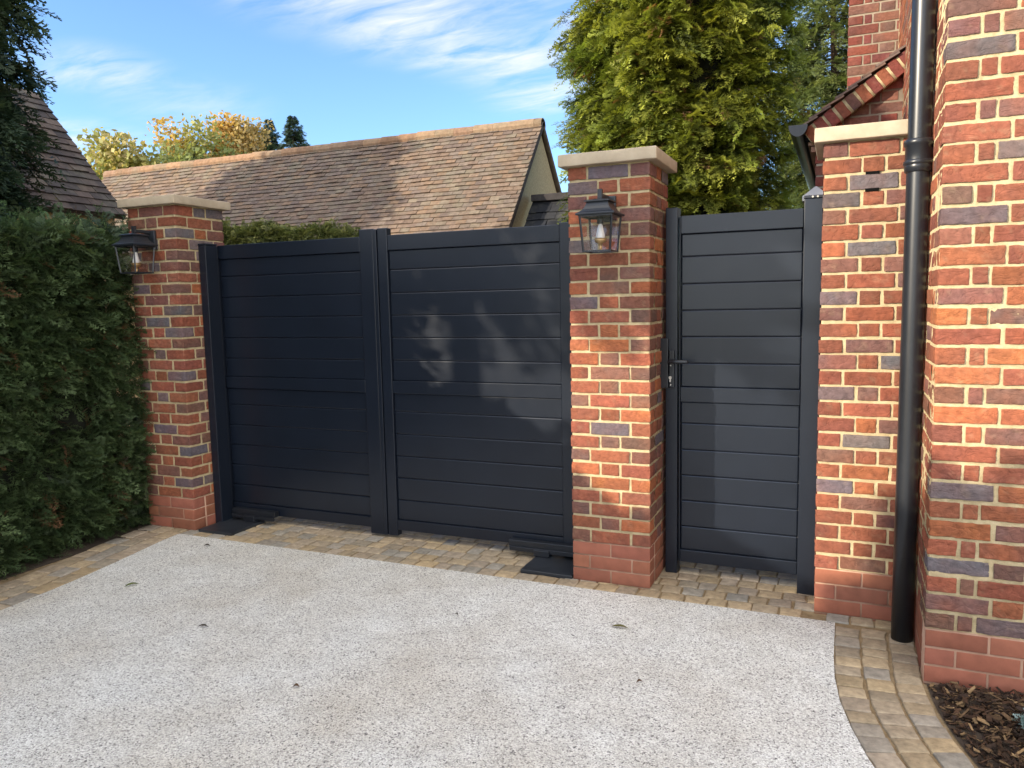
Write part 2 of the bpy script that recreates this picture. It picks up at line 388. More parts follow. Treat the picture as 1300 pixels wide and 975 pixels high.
def roof_slab(acc, A, B, C, D, th, c, mi=0):
    A, B, C, D = [np.array(p, float) for p in (A, B, C, D)]
    n = np.cross(B-A, D-A); n /= np.linalg.norm(n)
    V = [A, B, C, D, A-n*th, B-n*th, C-n*th, D-n*th]
    acc.add(V, [(0, 1, 2, 3), (7, 6, 5, 4), (0, 4, 5, 1), (1, 5, 6, 2), (2, 6, 7, 3), (3, 7, 4, 0)], c, mi)
a = Acc(); roof_slab(a, (1.4, -.9, 5.1), (7.3, -.9, 5.1), (7.3, 1.6, 7.3), (1.4, 1.6, 7.3), .12, (.12, .06, .045)); roof_slab(a, (7.3, 4.1, 5.1), (1.4, 4.1, 5.1), (1.4, 1.6, 7.3), (7.3, 1.6, 7.3), .12, (.12, .06, .045))
a.build('roof', M['tile'], house)

# ------------------------------------------------------------------ drainpipe
px, py = 1.634, -.2
dp = thing('drainpipe', 'black round cast iron drainpipe running up the corner of the brick house', 'drainpipe', (px, py, 0))
a = Acc(); a.tube([(px, py, z) for z in (-.02, .6, 1.2, 2.05, 2.6, 3.4, 4.9)], .0455, 24); pp = a.build('pipe', M['iron'], dp, smooth=True)
a = Acc(); a.lathe([(.046, 2.06), (.053, 2.062), (.0555, 2.085), (.053, 2.095), (.0525, 2.165), (.0585, 2.17), (.0605, 2.182), (.0585, 2.194), (.05, 2.197), (.046, 2.197)], px, py, 24)
a.lathe([(.052, 2.088), (.058, 2.092), (.0595, 2.10), (.058, 2.108), (.052, 2.112)], px, py, 24); under(a.build('collar', M['iron'], dp, smooth=True), pp)
a = Acc(); a.tube([(px+.02, py+.0, 2.145), (px+.062, py+.0, 2.145)], [.02, .024], 12); a.tube([(px+.062, py-.022, 2.145), (px+.062, py+.04, 2.145)], [.014, .014], 10); under(a.build('bracket', M['iron'], dp, smooth=True), pp)
a = Acc()
for z in (1.2, 3.3): a.lathe([(.046, z), (.0495, z+.003), (.0495, z+.026), (.046, z+.03)], px, py, 24)

# ------------------------------------------------------------------ gates
RAILS = [(1.894, 1.99), (.975, 1.057), (.06, .130)]
SLU = [1.057, 1.189, 1.335, 1.48, 1.624, 1.771, 1.894]; SLL = [.130, .265, .413, .559, .705, .854, .975]
def gate_leaf(t, x0, x1, yf, sl, sr, dz, htop_l=None, htop_r=None):
    """stile widths sl, sr; front face at yf"""
    G = M['gate']; d = .05
    for xa, xb, top in ((x0, x0+sl, htop_l), (x1-sr, x1, htop_r)):
        a = Acc(); a.box(xa, xb, yf-.004, yf+d, (.02 if top else .06)+dz, (top or 1.985)+dz, bev=.004); a.build('stile', G, t)
    for nm, (z0, z1) in zip(('top_rail', 'middle_rail', 'bottom_rail'), RAILS):
        a = Acc(); a.box(x0+sl+.0005, x1-sr-.0005, yf, yf+d, z0+dz, z1+dz, bev=.003); a.build(nm, G, t)
    for S in (SLU, SLL):
        a = Acc()
        for z0, z1 in zip(S[:-1], S[1:]):
            zz0 = z0+dz+.0003; zz1 = z1+dz-.0003
            # plank with a small bevel lip at its lower edge that catches light
            a.box(x0+sl+.001, x1-sr-.001, yf+.012+random.uniform(-.0006, .0006), yf+.04, zz0, zz1, bev=.0068)
        a.box(x0+sl+.001, x1-sr-.001, yf+.022, yf+.034, S[0]+dz, S[-1]+dz)
        a.build('slat_panel', G, t)
YF = .305
gl = thing('gate', 'deeply shaded leaf of the wide double gate beside the hedge pillar', 'gate', (-2.1, YF, 0), 'dark slatted driveway gate leaves')
gate_leaf(gl, -2.775, -1.432, YF, .035, .105, 0, None, 2.036)
a = Acc(); a.box(-1.4295, -1.404, YF-.008, YF+.03, .02, 2.03, bev=.003); a.build('meeting_strip', M['gate'], gl)
gr = thing('gate', 'leaf of the wide double gate with dappled sunlight on its slats', 'gate', (-.75, YF, 0), 'dark slatted driveway gate leaves')
gate_leaf(gr, -1.398, -.02, YF, .072, .142, 0, 2.036, 2.0)
gp = thing('gate_post', 'dark metal gate post fixed to the shaded pillar by the hedge', 'gate post', (-2.72, .22, 0), 'dark metal gate posts')
a = Acc(); a.box(-2.776, -2.712, .165, .275, 0, 1.985, bev=.004); a.build('post', M['gate'], gp)
a = Acc(); rbox(a, (-2.744, .22, 1.992), (.034, .057, .006), .003, .05, (1, 1, 1)); a.build('post_cap', M['gate'], gp)
sg = thing('gate', 'narrow slatted side gate with a lever handle and lantern shadow', 'gate', (.85, YF, 0))
gate_leaf(sg, .528, 1.172, YF+.005, .008, .012, .005, None, None)
q1 = thing('gate_post', 'dark metal post carrying the lock of the narrow side gate', 'gate post', (.49, .3, 0), 'dark metal gate posts')
a = Acc(); a.box(.458, .524, .285, .375, 0, 2.04, bev=.005); a.build('post', M['gate'], q1)
q2 = thing('gate_post', 'dark metal post between the narrow side gate and the sunlit pier', 'gate post', (1.21, .25, 0), 'dark metal gate posts')
a = Acc(); a.box(1.166, 1.2545, .205, .315, 0, 2.03, bev=.004); a.build('post', M['gate'], q2)
a = Acc(); a.box(1.163, 1.2548, .202, .318, 2.0305, 2.045, bev=.003); pcap = a.build('post_cap', M['iron'], q2)
for x in (1.205, 1.228):
    a = Acc(); a.tube([(x, .205, 2.037), (x, .197, 2.037)], .005, 8); under(a.build('screw', M['steel'], q2), pcap)
# lock
a = Acc(); a.box(.425, .478, .258, .2845, 1.06, 1.335, bev=.004); a.build('lock_box', M['iron'], q1)
a = Acc(); a.box(.479, .510, .270, .2845, 1.06, 1.27, bev=.006); lp = a.build('lock_plate', M['iron'], sg)
a = Acc(); a.tube([(.494, .272, 1.209), (.494, .215, 1.209)], .010, 12); a.tube([(.488, .222, 1.209), (.53, .219, 1.210), (.585, .222, 1.209), (.594, .226, 1.208)], [.011, .0105, .0105, .009], 12); under(a.build('handle', M['lamp'], sg, smooth=True), lp)
a = Acc(); a.tube([(.489, .272, 1.118), (.489, .262, 1.118)], .0085, 12); a.box(.4855, .4925, .264, .270, 1.095, 1.113); under(a.build('keyhole', M['steel'], sg), lp)
for z in (1.185, 1.078):
    a = Acc(); a.tube([(.491, .271, z), (.491, .267, z)], .004, 8); under(a.build('screw', M['steel'], sg), lp)
# gate openers in the ground
def opener(x0, x1, y0, y1, ax0, ax1, label):
    t = thing('gate_opener', label, 'gate opener', ((x0+x1)/2, (y0+y1)/2, 0), 'underground gate openers')
    a = Acc(); rbox(a, ((x0+x1)/2, (y0+y1)/2, .008), ((x1-x0)/2, (y1-y0)/2, .012), .004, .05, (1, 1, 1), '-x+x-y+y+z', disp=lambda p: np.stack([p[:, 0]*0, p[:, 0]*0, vnoise(p*9)*.002], 1))
    a.build('cover_plate', M['lid'], t, smooth=False)
    a = Acc(); a.box(ax0, ax1, YF-.055, YF-.006, .062, .102, bev=.004); a.box(ax0+.01, ax1, YF-.07, YF-.056, .04, .066, bev=.003); a.build('arm', M['iron'], t)
    xm = (ax0*.55+ax1*.45); a = Acc(); a.box(xm-.05, xm+.05, YF-.08, YF-.01, .021, .061, bev=.004); a.tube([(xm+.03, YF-.045, .02), (xm+.03, YF-.045, .06)], .02, 10); a.build('bracket', M['iron'], t)
    return t
opener(-2.74, -2.445, -.035, .30, -2.70, -2.31, 'flat black steel cover plate below the hedge pillar at the shaded gate leaf')
opener(-.318, -.004, -.003, .30, -.50, -.006, 'flat black steel cover plate and arm below the dappled gate leaf')

# ------------------------------------------------------------------ lanterns
def lantern(cx, yw, label):
    t = thing('wall_lantern', label, 'lantern', (cx, yw, 1.9), 'black glass wall lanterns'); cy = yw-.14; L = M['lamp']
    a = Acc(); a.box(cx-.046, cx+.046, yw-.02, yw+.001, 1.955, 2.085, bev=.006); a.build('back_plate', L, t)
    a = Acc(); a.box(cx-.013, cx+.013, cy, yw-.0195, 2.062, 2.084, bev=.003); a.build('arm', L, t)
    def sq(r0, z): return [(cx-r0, cy-r0, z), (cx+r0, cy-r0, z), (cx+r0, cy+r0, z), (cx-r0, cy+r0, z)]
    def loft(a, prof):
        V = sum([sq(r0, z) for r0, z in prof], []); q = [(i*4+k, i*4+(k+1) % 4, (i+1)*4+(k+1) % 4, (i+1)*4+k) for i in range(len(prof)-1) for k in range(4)]
        q += [(3, 2, 1, 0), tuple(len(V)-4+k for k in range(4))]; a.add(V, q)
    a = Acc(); loft(a, [(.099, 1.974), (.100, 1.979), (.099, 1.983), (.084, 1.991), (.070, 2.004), (.061, 2.018), (.056, 2.033), (.054, 2.040), (.066, 2.0405), (.066, 2.046), (.058, 2.049), (.02, 2.056), (.011, 2.058), (.011, 2.105)])
    a.build('roof', L, t)
    a = Acc()
    for r0, r1, z0, z1 in ((.087, .087, 1.966, 1.9738), (.0735, .072, 1.792, 1.800)):
        th = .009
        for sx, sy in ((0, -1), (0, 1), (-1, 0), (1, 0)):
            if sy: a.box(cx-r0, cx+r0, cy+sy*r0-(th if sy > 0 else 0), cy+sy*r0+(th if sy < 0 else 0), z0, z1)
            else: a.box(cx+sx*r0-(th if sx > 0 else 0), cx+sx*r0+(th if sx < 0 else 0), cy-r0+th+.0003, cy+r0-th-.0003, z0, z1)
    for sx in (-1, 1):
        for sy in (-1, 1):
            a.tube([(cx+sx*.0685, cy+sy*.0685, 1.7995), (cx+sx*.0825, cy+sy*.0825, 1.9665)], .0058, 4)
    fr_ = a.build('frame', L, t)
    for sx, sy in ((0, -1), (0, 1), (-1, 0), (1, 0)):
        a = Acc()
        def P(s, r, z): return (cx+(s*r if sy else sx*(r+.003)), cy+(s*r if sx else sy*(r+.003)), z)
        f = [P(-1, .0645, 1.800), P(1, .0645, 1.800), P(1, .0785, 1.966), P(-1, .0785, 1.966)]
        off = np.array([sx, sy, 0])*-.003
        V = [np.array(p) for p in f]+[np.array(p)+off for p in f]
        q = [(0, 1, 2, 3), (7, 6, 5, 4), (0, 4, 5, 1), (1, 5, 6, 2), (2, 6, 7, 3), (3, 7, 4, 0)]
        a.add(V, q); under(a.build('pane', M['glass'], t), fr_)
    a = Acc(); a.lathe([(.0, 1.973), (.017, 1.972), (.017, 1.935), (.0, 1.934)], cx, cy, 14); bh = a.build('bulb_holder', L, t, smooth=True)
    a = Acc(); a.lathe([(.008, 1.9338), (.012, 1.925), (.0165, 1.905), (.021, 1.885), (.0235, 1.868), (.021, 1.85), (.012, 1.838), (.0, 1.835)], cx, cy, 16); under(a.build('bulb', M['bulb'], t, smooth=True), bh)
    a = Acc(); a.lathe([(.0, 1.852), (.026, 1.852), (.034, 1.862), (.026, 1.842), (.010, 1.836), (.008, 1.802), (.03, 1.8005), (0, 1.8)], cx, cy, 16); a.build('reflector', M['brass'], t, smooth=True)
    return t
l2 = lantern(.22, -.003, 'black glass lantern on the sunlit pillar beside the narrow side gate')
l1 = copy_tree(l2, None, (-3.22, -.02, 0)); l1['label'] = 'black glass lantern on the shaded pillar next to the hedge'

# ------------------------------------------------------------------ ground, driveway, setts
a = Acc(); a.box(-300, 300, -300, 300, -.4, -.05); g = a.build('ground', M['ground']); g['kind'] = 'structure'
EDGE_L = [(-2.84, -.11), (-2.838, -.20), (-2.71, -.92), (-2.663, -1.46), (-2.55, -3.2), (-2.4, -6), (-2.3, -9)]
EDGE_R = [(1.355, -.11), (1.354, -.40), (1.358, -.66), (1.391, -.934), (1.487, -1.29), (1.68, -1.72), (2.0, -2.2), (2.6, -2.8), (3.6, -3.3), (5.2, -3.6)]
def spl(P, n=12):
    P = np.array(P); Q = np.concatenate([[2*P[0]-P[1]], P, [2*P[-1]-P[-2]]]); out = []
    for i in range(1, len(Q)-2):
        for t in np.linspace(0, 1, n, endpoint=False):
            p0, p1, p2, p3 = Q[i-1:i+3]
            out.append(.5*((2*p1)+(-p0+p2)*t+(2*p0-5*p1+4*p2-p3)*t*t+(-p0+3*p1-3*p2+p3)*t**3))
    out.append(P[-1]); return np.array(out)
eL = spl(EDGE_L[1:], 8); eR = spl(EDGE_R, 8)
def resample(P, n):
    d = np.concatenate([[0], np.cumsum(np.linalg.norm(np.diff(P, axis=0), axis=1))]); s = np.linspace(0, d[-1], n)
    return np.stack([np.interp(s, d, P[:, k]) for k in range(2)], 1)
L_ = resample(np.concatenate([np.array(EDGE_L[:1]), eL]), 60); R_ = resample(np.concatenate([eR, [[5.2, -9]]]), 60)
V = np.concatenate([np.c_[L_, np.zeros(60)], np.c_[R_, np.zeros(60)], np.c_[L_, np.full(60, -.06)], np.c_[R_, np.full(60, -.06)]])
q = [(i, i+1, 61+i, 60+i) for i in range(59)]+[(120+i, 120+i+1, i+1, i) for i in range(59)]+[(60+i, 61+i, 181+i, 180+i) for i in range(59)]+[(0, 60, 180, 120)]
a = Acc(); a.add(V, q); g = a.build('driveway', M['gravel']); g['kind'] = 'structure'
a = Acc(); a.box(-4.2, 4.5, -9, 4.0, -.049, -.0065); g = a.build('paving_bed', M['joint']); g['kind'] = 'structure'
SET = [tuple(.75*x+.25*y for x, y in zip(c, (.30, .265, .215))) for c in [(.40, .31, .20), (.37, .29, .195), (.42, .32, .20), (.35, .28, .20), (.34, .285, .215), (.31, .275, .235), (.37, .30, .23), (.43, .32, .185), (.29, .27, .24), (.36, .285, .205), (.38, .29, .18)]]
def sett(acc, cx, cy, L, W, ang, z=0.0):
    """rounded, slightly worn stone"""
    t = Acc(); h = (L/2, W/2, .03); col = np.array(random.choice(SET))*random.uniform(.78, 1.06)*np.array([1, .99, .93])
    off = rng.uniform(0, 99, 3); tx, ty = rng.normal(0, .010, 2)
    def ds(p):
        o = np.stack([vnoise(p*14+off+9*i) for i in range(3)], 1)*np.array([.006, .006, .0012])
        o[:, 2] += fbm(p*30+off, 2)*.0015+p[:, 0]*tx+p[:, 1]*ty; return o
    def cf(p):
        n = fbm(p*np.array([12, 12, 12])+off, 3)[:, None]
        return col*(1+.22*n)*np.array([1, 1-.04*n[0, 0], 1-.1*n[0, 0]])
    rbox(t, (0, 0, -.03), h, .006, .03, None, '+z-x+x-y+y', disp=ds, colf=cf)
    ca, sa = math.cos(ang), math.sin(ang)
    for v, f, c in zip(t.V, t.F, t.C):
        w = np.stack([v[:, 0]*ca-v[:, 1]*sa+cx, v[:, 0]*sa+v[:, 1]*ca+cy, v[:, 2]+z+rng.normal(0, .0015)*0], 1)
        acc.V.append(w); acc.F.append(f+acc.n); acc.C.append(c); acc.M.append(np.zeros(len(f), np.int32))
    acc.n += t.n
acc = Acc()
y = -.11; r = 0
while y < 1.6:
    W = .104; x = -2.95+(r % 2)*.055
    if r == 0: x = -2.84
    while x < (1.36 if y < .0 else 1.3):
        L = random.uniform(.09, .135)
        if not (x+L > 1.30 and y < -.0) : sett(acc, x+L/2, y+W/2, L-.008, W-.009, rng.normal(0, .012), .002)
        x += L
    y += W; r += 1
g = acc.build('gateway_setts', M['sett'], None, smooth=True); g['kind'] = 'structure'
acc = Acc()
def band(edge, rows, w, side, z=.002, mn=.08, mx=.115, smax=99):
    d = np.concatenate([[0], np.cumsum(np.linalg.norm(np.diff(edge, axis=0), axis=1))])
    for r in range(rows):
        s = random.uniform(0, .04)
        while s < min(d[-1], smax)-.1:
            L = random.uniform(mn, mx)*(1+.0*r); sm = s+L/2
            p = np.array([np.interp(sm, d, edge[:, k]) for k in range(2)]); p2_ = np.array([np.interp(min(sm+.03, d[-1]), d, edge[:, k]) for k in range(2)]); p1_ = np.array([np.interp(max(sm-.03, 0), d, edge[:, k]) for k in range(2)])
            t = (p2_-p1_)/np.linalg.norm(p2_-p1_); n = np.array([-t[1], t[0]])*side
            c = p+n*(w*(r+.5))
            sett(acc, c[0], c[1], L-.008, w-.010, math.atan2(t[1], t[0])+rng.normal(0, .015), z); s += L
band(eR, 3, .111, 1)
x = 1.315
while x < 1.66:
    sett(acc, x+.052, -.052, .098, .092, rng.normal(0, .02), .002); x += .106
for yy in (-.07, .03): pass
g = acc.build('curved_sett_border', M['sett'], None, smooth=True); g['kind'] = 'structure'
acc = Acc(); band(resample(np.concatenate([np.array([(-2.86, .06)]), eL]), 200), 3, .122, -1, .002, .11, .17)
g = acc.build('hedge_sett_border', M['sett'], None, smooth=True); g['kind'] = 'structure'
# soil strip + mulch bed
a = Acc(); a.box(-7, -3.13, -9.2, 4.2, -.048, -.002); g = a.build('hedge_soil', M['soil']); g['kind'] = 'structure'
outer = []
for i in range(len(eR)):
    t = eR[min(i+1, len(eR)-1)]-eR[max(i-1, 0)]; t /= np.linalg.norm(t); outer.append(eR[i]+np.array([-t[1], t[0]])*.338)
outer = np.array(outer)
acc = Acc(); keep = [p for p in outer if p[1] < -.60 and p[0] < 4.5]
V = []; q = []
for p in keep: V += [(p[0]+.004, p[1], -.002), (4.6, max(p[1], -3.0), -.002)]
q = [(2*i, 2*i+2, 2*i+3, 2*i+1) for i in range(len(keep)-1)]
V = [(1.684, -.603, -.0021), (4.6, -.603, -.0021)]+V; q = [tuple(x+2 for x in f) for f in q]+[(0, 2, 3, 1)]
acc.add(V, q); g = acc.build('mulch_bed', M['soil']); g['kind'] = 'structure'
acc = Acc()
chipcol = [(.045, .026, .016), (.03, .019, .013), (.07, .04, .022), (.06, .032, .018), (.1, .062, .033), (.04, .026, .02), (.2, .13, .065), (.028, .017, .012)]
ko = np.array(keep)
for i in range(7000):
    x = random.uniform(1.69, 2.6); y = random.uniform(-2.3, -.615)
    xo = np.interp(-y, -ko[:, 1], ko[:, 0])
    if x < xo+.014 or y > -.612: continue
    L = random.uniform(.012, .045); W = L*random.uniform(.15, .5); T = random.uniform(.002, .005)
    if random.random() < .12: L *= 1.7; W *= .45
    z = .002+random.uniform(0, .035)*min(1, (x-xo)*8)
    R = np.array(Matrix.Rotation(random.uniform(0, 6.28), 3, 'Z') @ Matrix.Rotation(rng.normal(0, .45), 3, 'X') @ Matrix.Rotation(rng.normal(0, .35), 3, 'Y'))
    jit = rng.uniform(.6, 1.15, (8, 1))
    v = np.array([(sx*L/2, sy*W/2, sz*T/2) for sz in (-1, 1) for sy in (-1, 1) for sx in (-1, 1)])*jit
    acc.add(v @ R.T+[x, y, z], [(0, 2, 3, 1), (4, 5, 7, 6), (0, 1, 5, 4), (2, 6, 7, 3), (0, 4, 6, 2), (1, 3, 7, 5)], np.array(random.choice(chipcol))*random.uniform(.7, 1.4))
g = acc.build('bark_mulch', M['bark_chip']); tag(g, 'dark brown bark chippings in the bed below the house wall', 'mulch', kind='stuff')

# ------------------------------------------------------------------ foliage tools
def frond(nb=9, L=1.0, wid=.34, lw=.045, sub=2, droop=.25, seed=0):
    r = np.random.default_rng(seed); V = []; Q = []; T = []
    def leafq(p, d, n, l, w, tt):
        s = np.cross(n, d); b = len(V)
        V.extend([p, p+d*l*.45+s*w*.5, p+d*l, p+d*l*.45-s*w*.5]); Q.append((b, b+1, b+2, b+3)); T.extend([tt*.8, tt, min(1, tt+.25), tt])
    def rach(s): return np.array([s*L, .03*math.sin(s*5+seed), -droop*s*s*L])
    for i in range(nb+1):
        s = .06+.94*i/nb; p = rach(s)
        nrm = np.array([.0, .0, 1.])
        for sd in (-1, 1):
            ln = wid*L*(math.sin(min(1, (1.05-s)*1.5+.1)*PI/2)**.8)*r.uniform(.75, 1.15)
            a = r.uniform(.6, .95); d = np.array([math.cos(a), sd*math.sin(a), r.normal(-.1, .16)]); d /= np.linalg.norm(d)
            if sub <= 0: leafq(p, d, nrm, ln, lw*1.5, s)
            else:
                leafq(p, d, nrm, ln, lw, s)
                for k in range(sub):
                    f = (k+1)/(sub+1.0); pk = p+d*ln*f
                    for s2 in (-1, 1):
                        a2 = a*sd+s2*r.uniform(.5, .8); d2 = np.array([math.cos(a2), math.sin(a2), r.normal(-.12, .2)]); d2 /= np.linalg.norm(d2)
                        leafq(pk, d2, nrm, ln*.5*(1.15-f*.6), lw*.85, s)
    leafq(rach(.9), np.array([1, 0, -droop*.8])/np.linalg.norm([1, 0, -droop*.8]), np.array([0, 0, 1.]), .22*L, lw, 1)
    return np.array(V), np.array(Q), np.array(T)
def scatter(acc, P, G, S, C0, C1, tmpl, nrm=None, seed=1):
    """P positions, G growth dirs, S sizes, C0/C1 base & tip colours per frond"""
    r = np.random.default_rng(seed); K = len(P)
    if K == 0: return
    G = G/(np.linalg.norm(G, axis=1)[:, None]+1e-9)
    up = (nrm if nrm is not None else np.tile([0, 0, 1.], (K, 1)))+r.normal(0, .45, (K, 3))
    Y = np.cross(up, G); Y /= np.linalg.norm(Y, axis=1)[:, None]+1e-9; Z = np.cross(G, Y)
    pick = r.integers(0, len(tmpl), K)
    for ti, (TV, TQ, TT) in enumerate(tmpl):
        I = np.where(pick == ti)[0]
        if len(I) == 0: continue
        R = np.stack([G[I], Y[I], Z[I]], 2)   # columns
        V = np.einsum('kij,nj->kni', R, TV)*S[I][:, None, None]+P[I][:, None, :]
        n = len(TV); Q = (TQ[None]+(np.arange(len(I))*n)[:, None, None]).reshape(-1, 4)
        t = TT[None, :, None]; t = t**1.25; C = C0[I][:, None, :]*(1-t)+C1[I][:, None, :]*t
        acc.add(V.reshape(-1, 3), Q, C.reshape(-1, 3))
FR_N = [frond(9, 1, .36, .035, 2, .2+.1*k, k) for k in range(4)]     # near, detailed
FR_H = [frond(10, 1, .36, .046, 1, .2+.1*k, 40+k) for k in range(5)]
FR_C = [frond(9, 1, .40, .052, 1, .18+.12*k, 60+k) for k in range(4)]
FR_M = [frond(7, 1, .42, .075, 1, .3+.1*k, 10+k) for k in range(4)]    # medium
FR_F = [frond(5, 1, .5, .13, 0, .3, 20+k) for k in range(3)]         # far / hidden
def lerpcols(K, a, b, r, jit=.15):
    t = r.uniform(0, 1, (K, 1)); c = np.array(a)*(1-t)+np.array(b)*t
    return c*(1+r.normal(0, jit, (K, 1)))
def limb_paths(acc, base, n, rad, ln, r, col=(.07, .05, .035)):
    for _ in range(n):
        p = np.array(base, float); a = r.uniform(0, 6.28)

# ------------------------------------------------------------------ left hedge
hg = thing('hedge', 'tall clipped dark green conifer hedge along the left edge of the driveway', 'hedge', (-3.9, -3, 0))
r = np.random.default_rng(3)
def hedge_x(y, z): return -3.13+.04*np.sin(y*2.3+z)+.05*fbm(np.stack([y*2.2, z*2.2, y*0], 1), 3)-.055*z
def hedge_top(y): return 2.09+.04*np.sin(y*1.7)+np.where(y < -3.6, (-3.6-y)*.10, 0)+np.clip((-5.95-y)*2.2, 0, .95)
acc = Acc()
K = 6800
y = r.uniform(-2.1, .02, K); z = np.abs(r.uniform(.0, 1, K))*hedge_top(y)
dep = np.abs(r.normal(0, .09, K)); clump = fbm(np.stack([y*3.4, z*3.4, y*0+5], 1), 3)
gap = (clump < -.30) & (r.uniform(0, 1, K) < .9)
x = hedge_x(y, z)-dep+.14*clump
P = np.stack([x, y, z], 1)
G = np.stack([r.normal(.75, .25, K), r.normal(.1, .5, K), r.normal(.15, .5, K)], 1)
P, G, cl = P[~gap], G[~gap], clump[~gap]; K = len(P)
S = r.uniform(.09, .21, K)
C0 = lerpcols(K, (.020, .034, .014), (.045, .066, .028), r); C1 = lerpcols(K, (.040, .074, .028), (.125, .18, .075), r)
br = r.uniform(0, 1, K) < .03; C1[br] = (.16, .085, .04); C0[br] = (.09, .055, .03)
P[:, 0] -= S*.55
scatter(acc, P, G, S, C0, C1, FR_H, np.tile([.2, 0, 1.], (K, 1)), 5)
# top and far part
K = 2600; y = r.uniform(-2.2, .3, K); P = np.stack([r.uniform(-4.3, -3.3, K), y, hedge_top(y)+r.normal(-.06, .05, K)], 1)
G = np.stack([r.normal(.25, .5, K), r.normal(0, .5, K), r.normal(.4, .3, K)], 1)
scatter(acc, P, G, r.uniform(.08, .16, K), lerpcols(K, (.022, .040, .022), (.040, .062, .034), r), lerpcols(K, (.06, .115, .045), (.15, .22, .10), r), FR_H, np.tile([1, 0, .2], (K, 1)), 6)
K = 5000; y = r.uniform(-9, -2.0, K); z = r.uniform(0, 1, K)*hedge_top(y); P = np.stack([hedge_x(y, z)-np.abs(r.normal(0, .06, K)), y, z], 1)
tp = r.uniform(0, 1, K) < .3; P[tp, 0] = r.uniform(-4.3, -3.3, tp.sum()); P[tp, 2] = hedge_top(P[tp, 1])
G = np.stack([r.normal(.6, .3, K), r.normal(0, .5, K), r.normal(.3, .5, K)], 1)
scatter(acc, P, G, r.uniform(.2, .34, K), lerpcols(K, (.02, .036, .02), (.04, .06, .03), r), lerpcols(K, (.04, .075, .033), (.08, .12, .06), r), FR_F, None, 7)
# end of the hedge facing the pillar
K = 700; z = r.uniform(.0, 2.2, K); P = np.stack([r.uniform(-4.2, -3.32, K), np.full(K, .02)+r.normal(0, .05, K), z], 1)
scatter(acc, P, np.stack([r.normal(0, .4, K), r.normal(.6, .3, K), r.normal(.2, .4, K)], 1), r.uniform(.1, .2, K), lerpcols(K, (.02, .036, .02), (.04, .06, .03), r), lerpcols(K, (.04, .075, .033), (.08, .12, .06), r), FR_H, None, 8)
HF = acc
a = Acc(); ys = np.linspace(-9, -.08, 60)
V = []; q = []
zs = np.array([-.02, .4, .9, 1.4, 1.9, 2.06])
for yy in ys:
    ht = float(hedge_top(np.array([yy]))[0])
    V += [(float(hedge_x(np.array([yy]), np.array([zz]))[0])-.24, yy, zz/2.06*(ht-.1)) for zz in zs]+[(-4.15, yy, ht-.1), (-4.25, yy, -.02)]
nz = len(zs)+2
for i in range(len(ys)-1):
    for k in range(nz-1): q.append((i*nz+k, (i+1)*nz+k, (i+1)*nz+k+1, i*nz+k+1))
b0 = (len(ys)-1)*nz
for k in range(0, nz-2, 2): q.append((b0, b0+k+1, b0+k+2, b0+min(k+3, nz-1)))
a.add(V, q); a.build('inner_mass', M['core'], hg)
a = Acc()
for i in range(130):
    yy = r.uniform(-1.9, -.05); zz = r.uniform(.15, 2.0); x0 = float(hedge_x(np.array([yy]), np.array([zz]))[0])
    p = np.array([x0-.30, yy, zz]); pts = [p]; d = np.array([r.uniform(.4, .8), r.normal(0, .5), r.uniform(-.1, .8)]); d /= np.linalg.norm(d)
    for s in range(4): d = d+r.normal(0, .25, 3); d /= np.linalg.norm(d); p = p+d*r.uniform(.05, .1); p[0] = min(p[0], x0+.015); pts.append(p)
    HF.tube(pts, np.linspace(.005, .0018, len(pts)), 5, np.array((.13, .085, .055))*r.uniform(.5, 1.2), mi=1)
HF.build('foliage', [M['leaf'], M['bark']], hg)

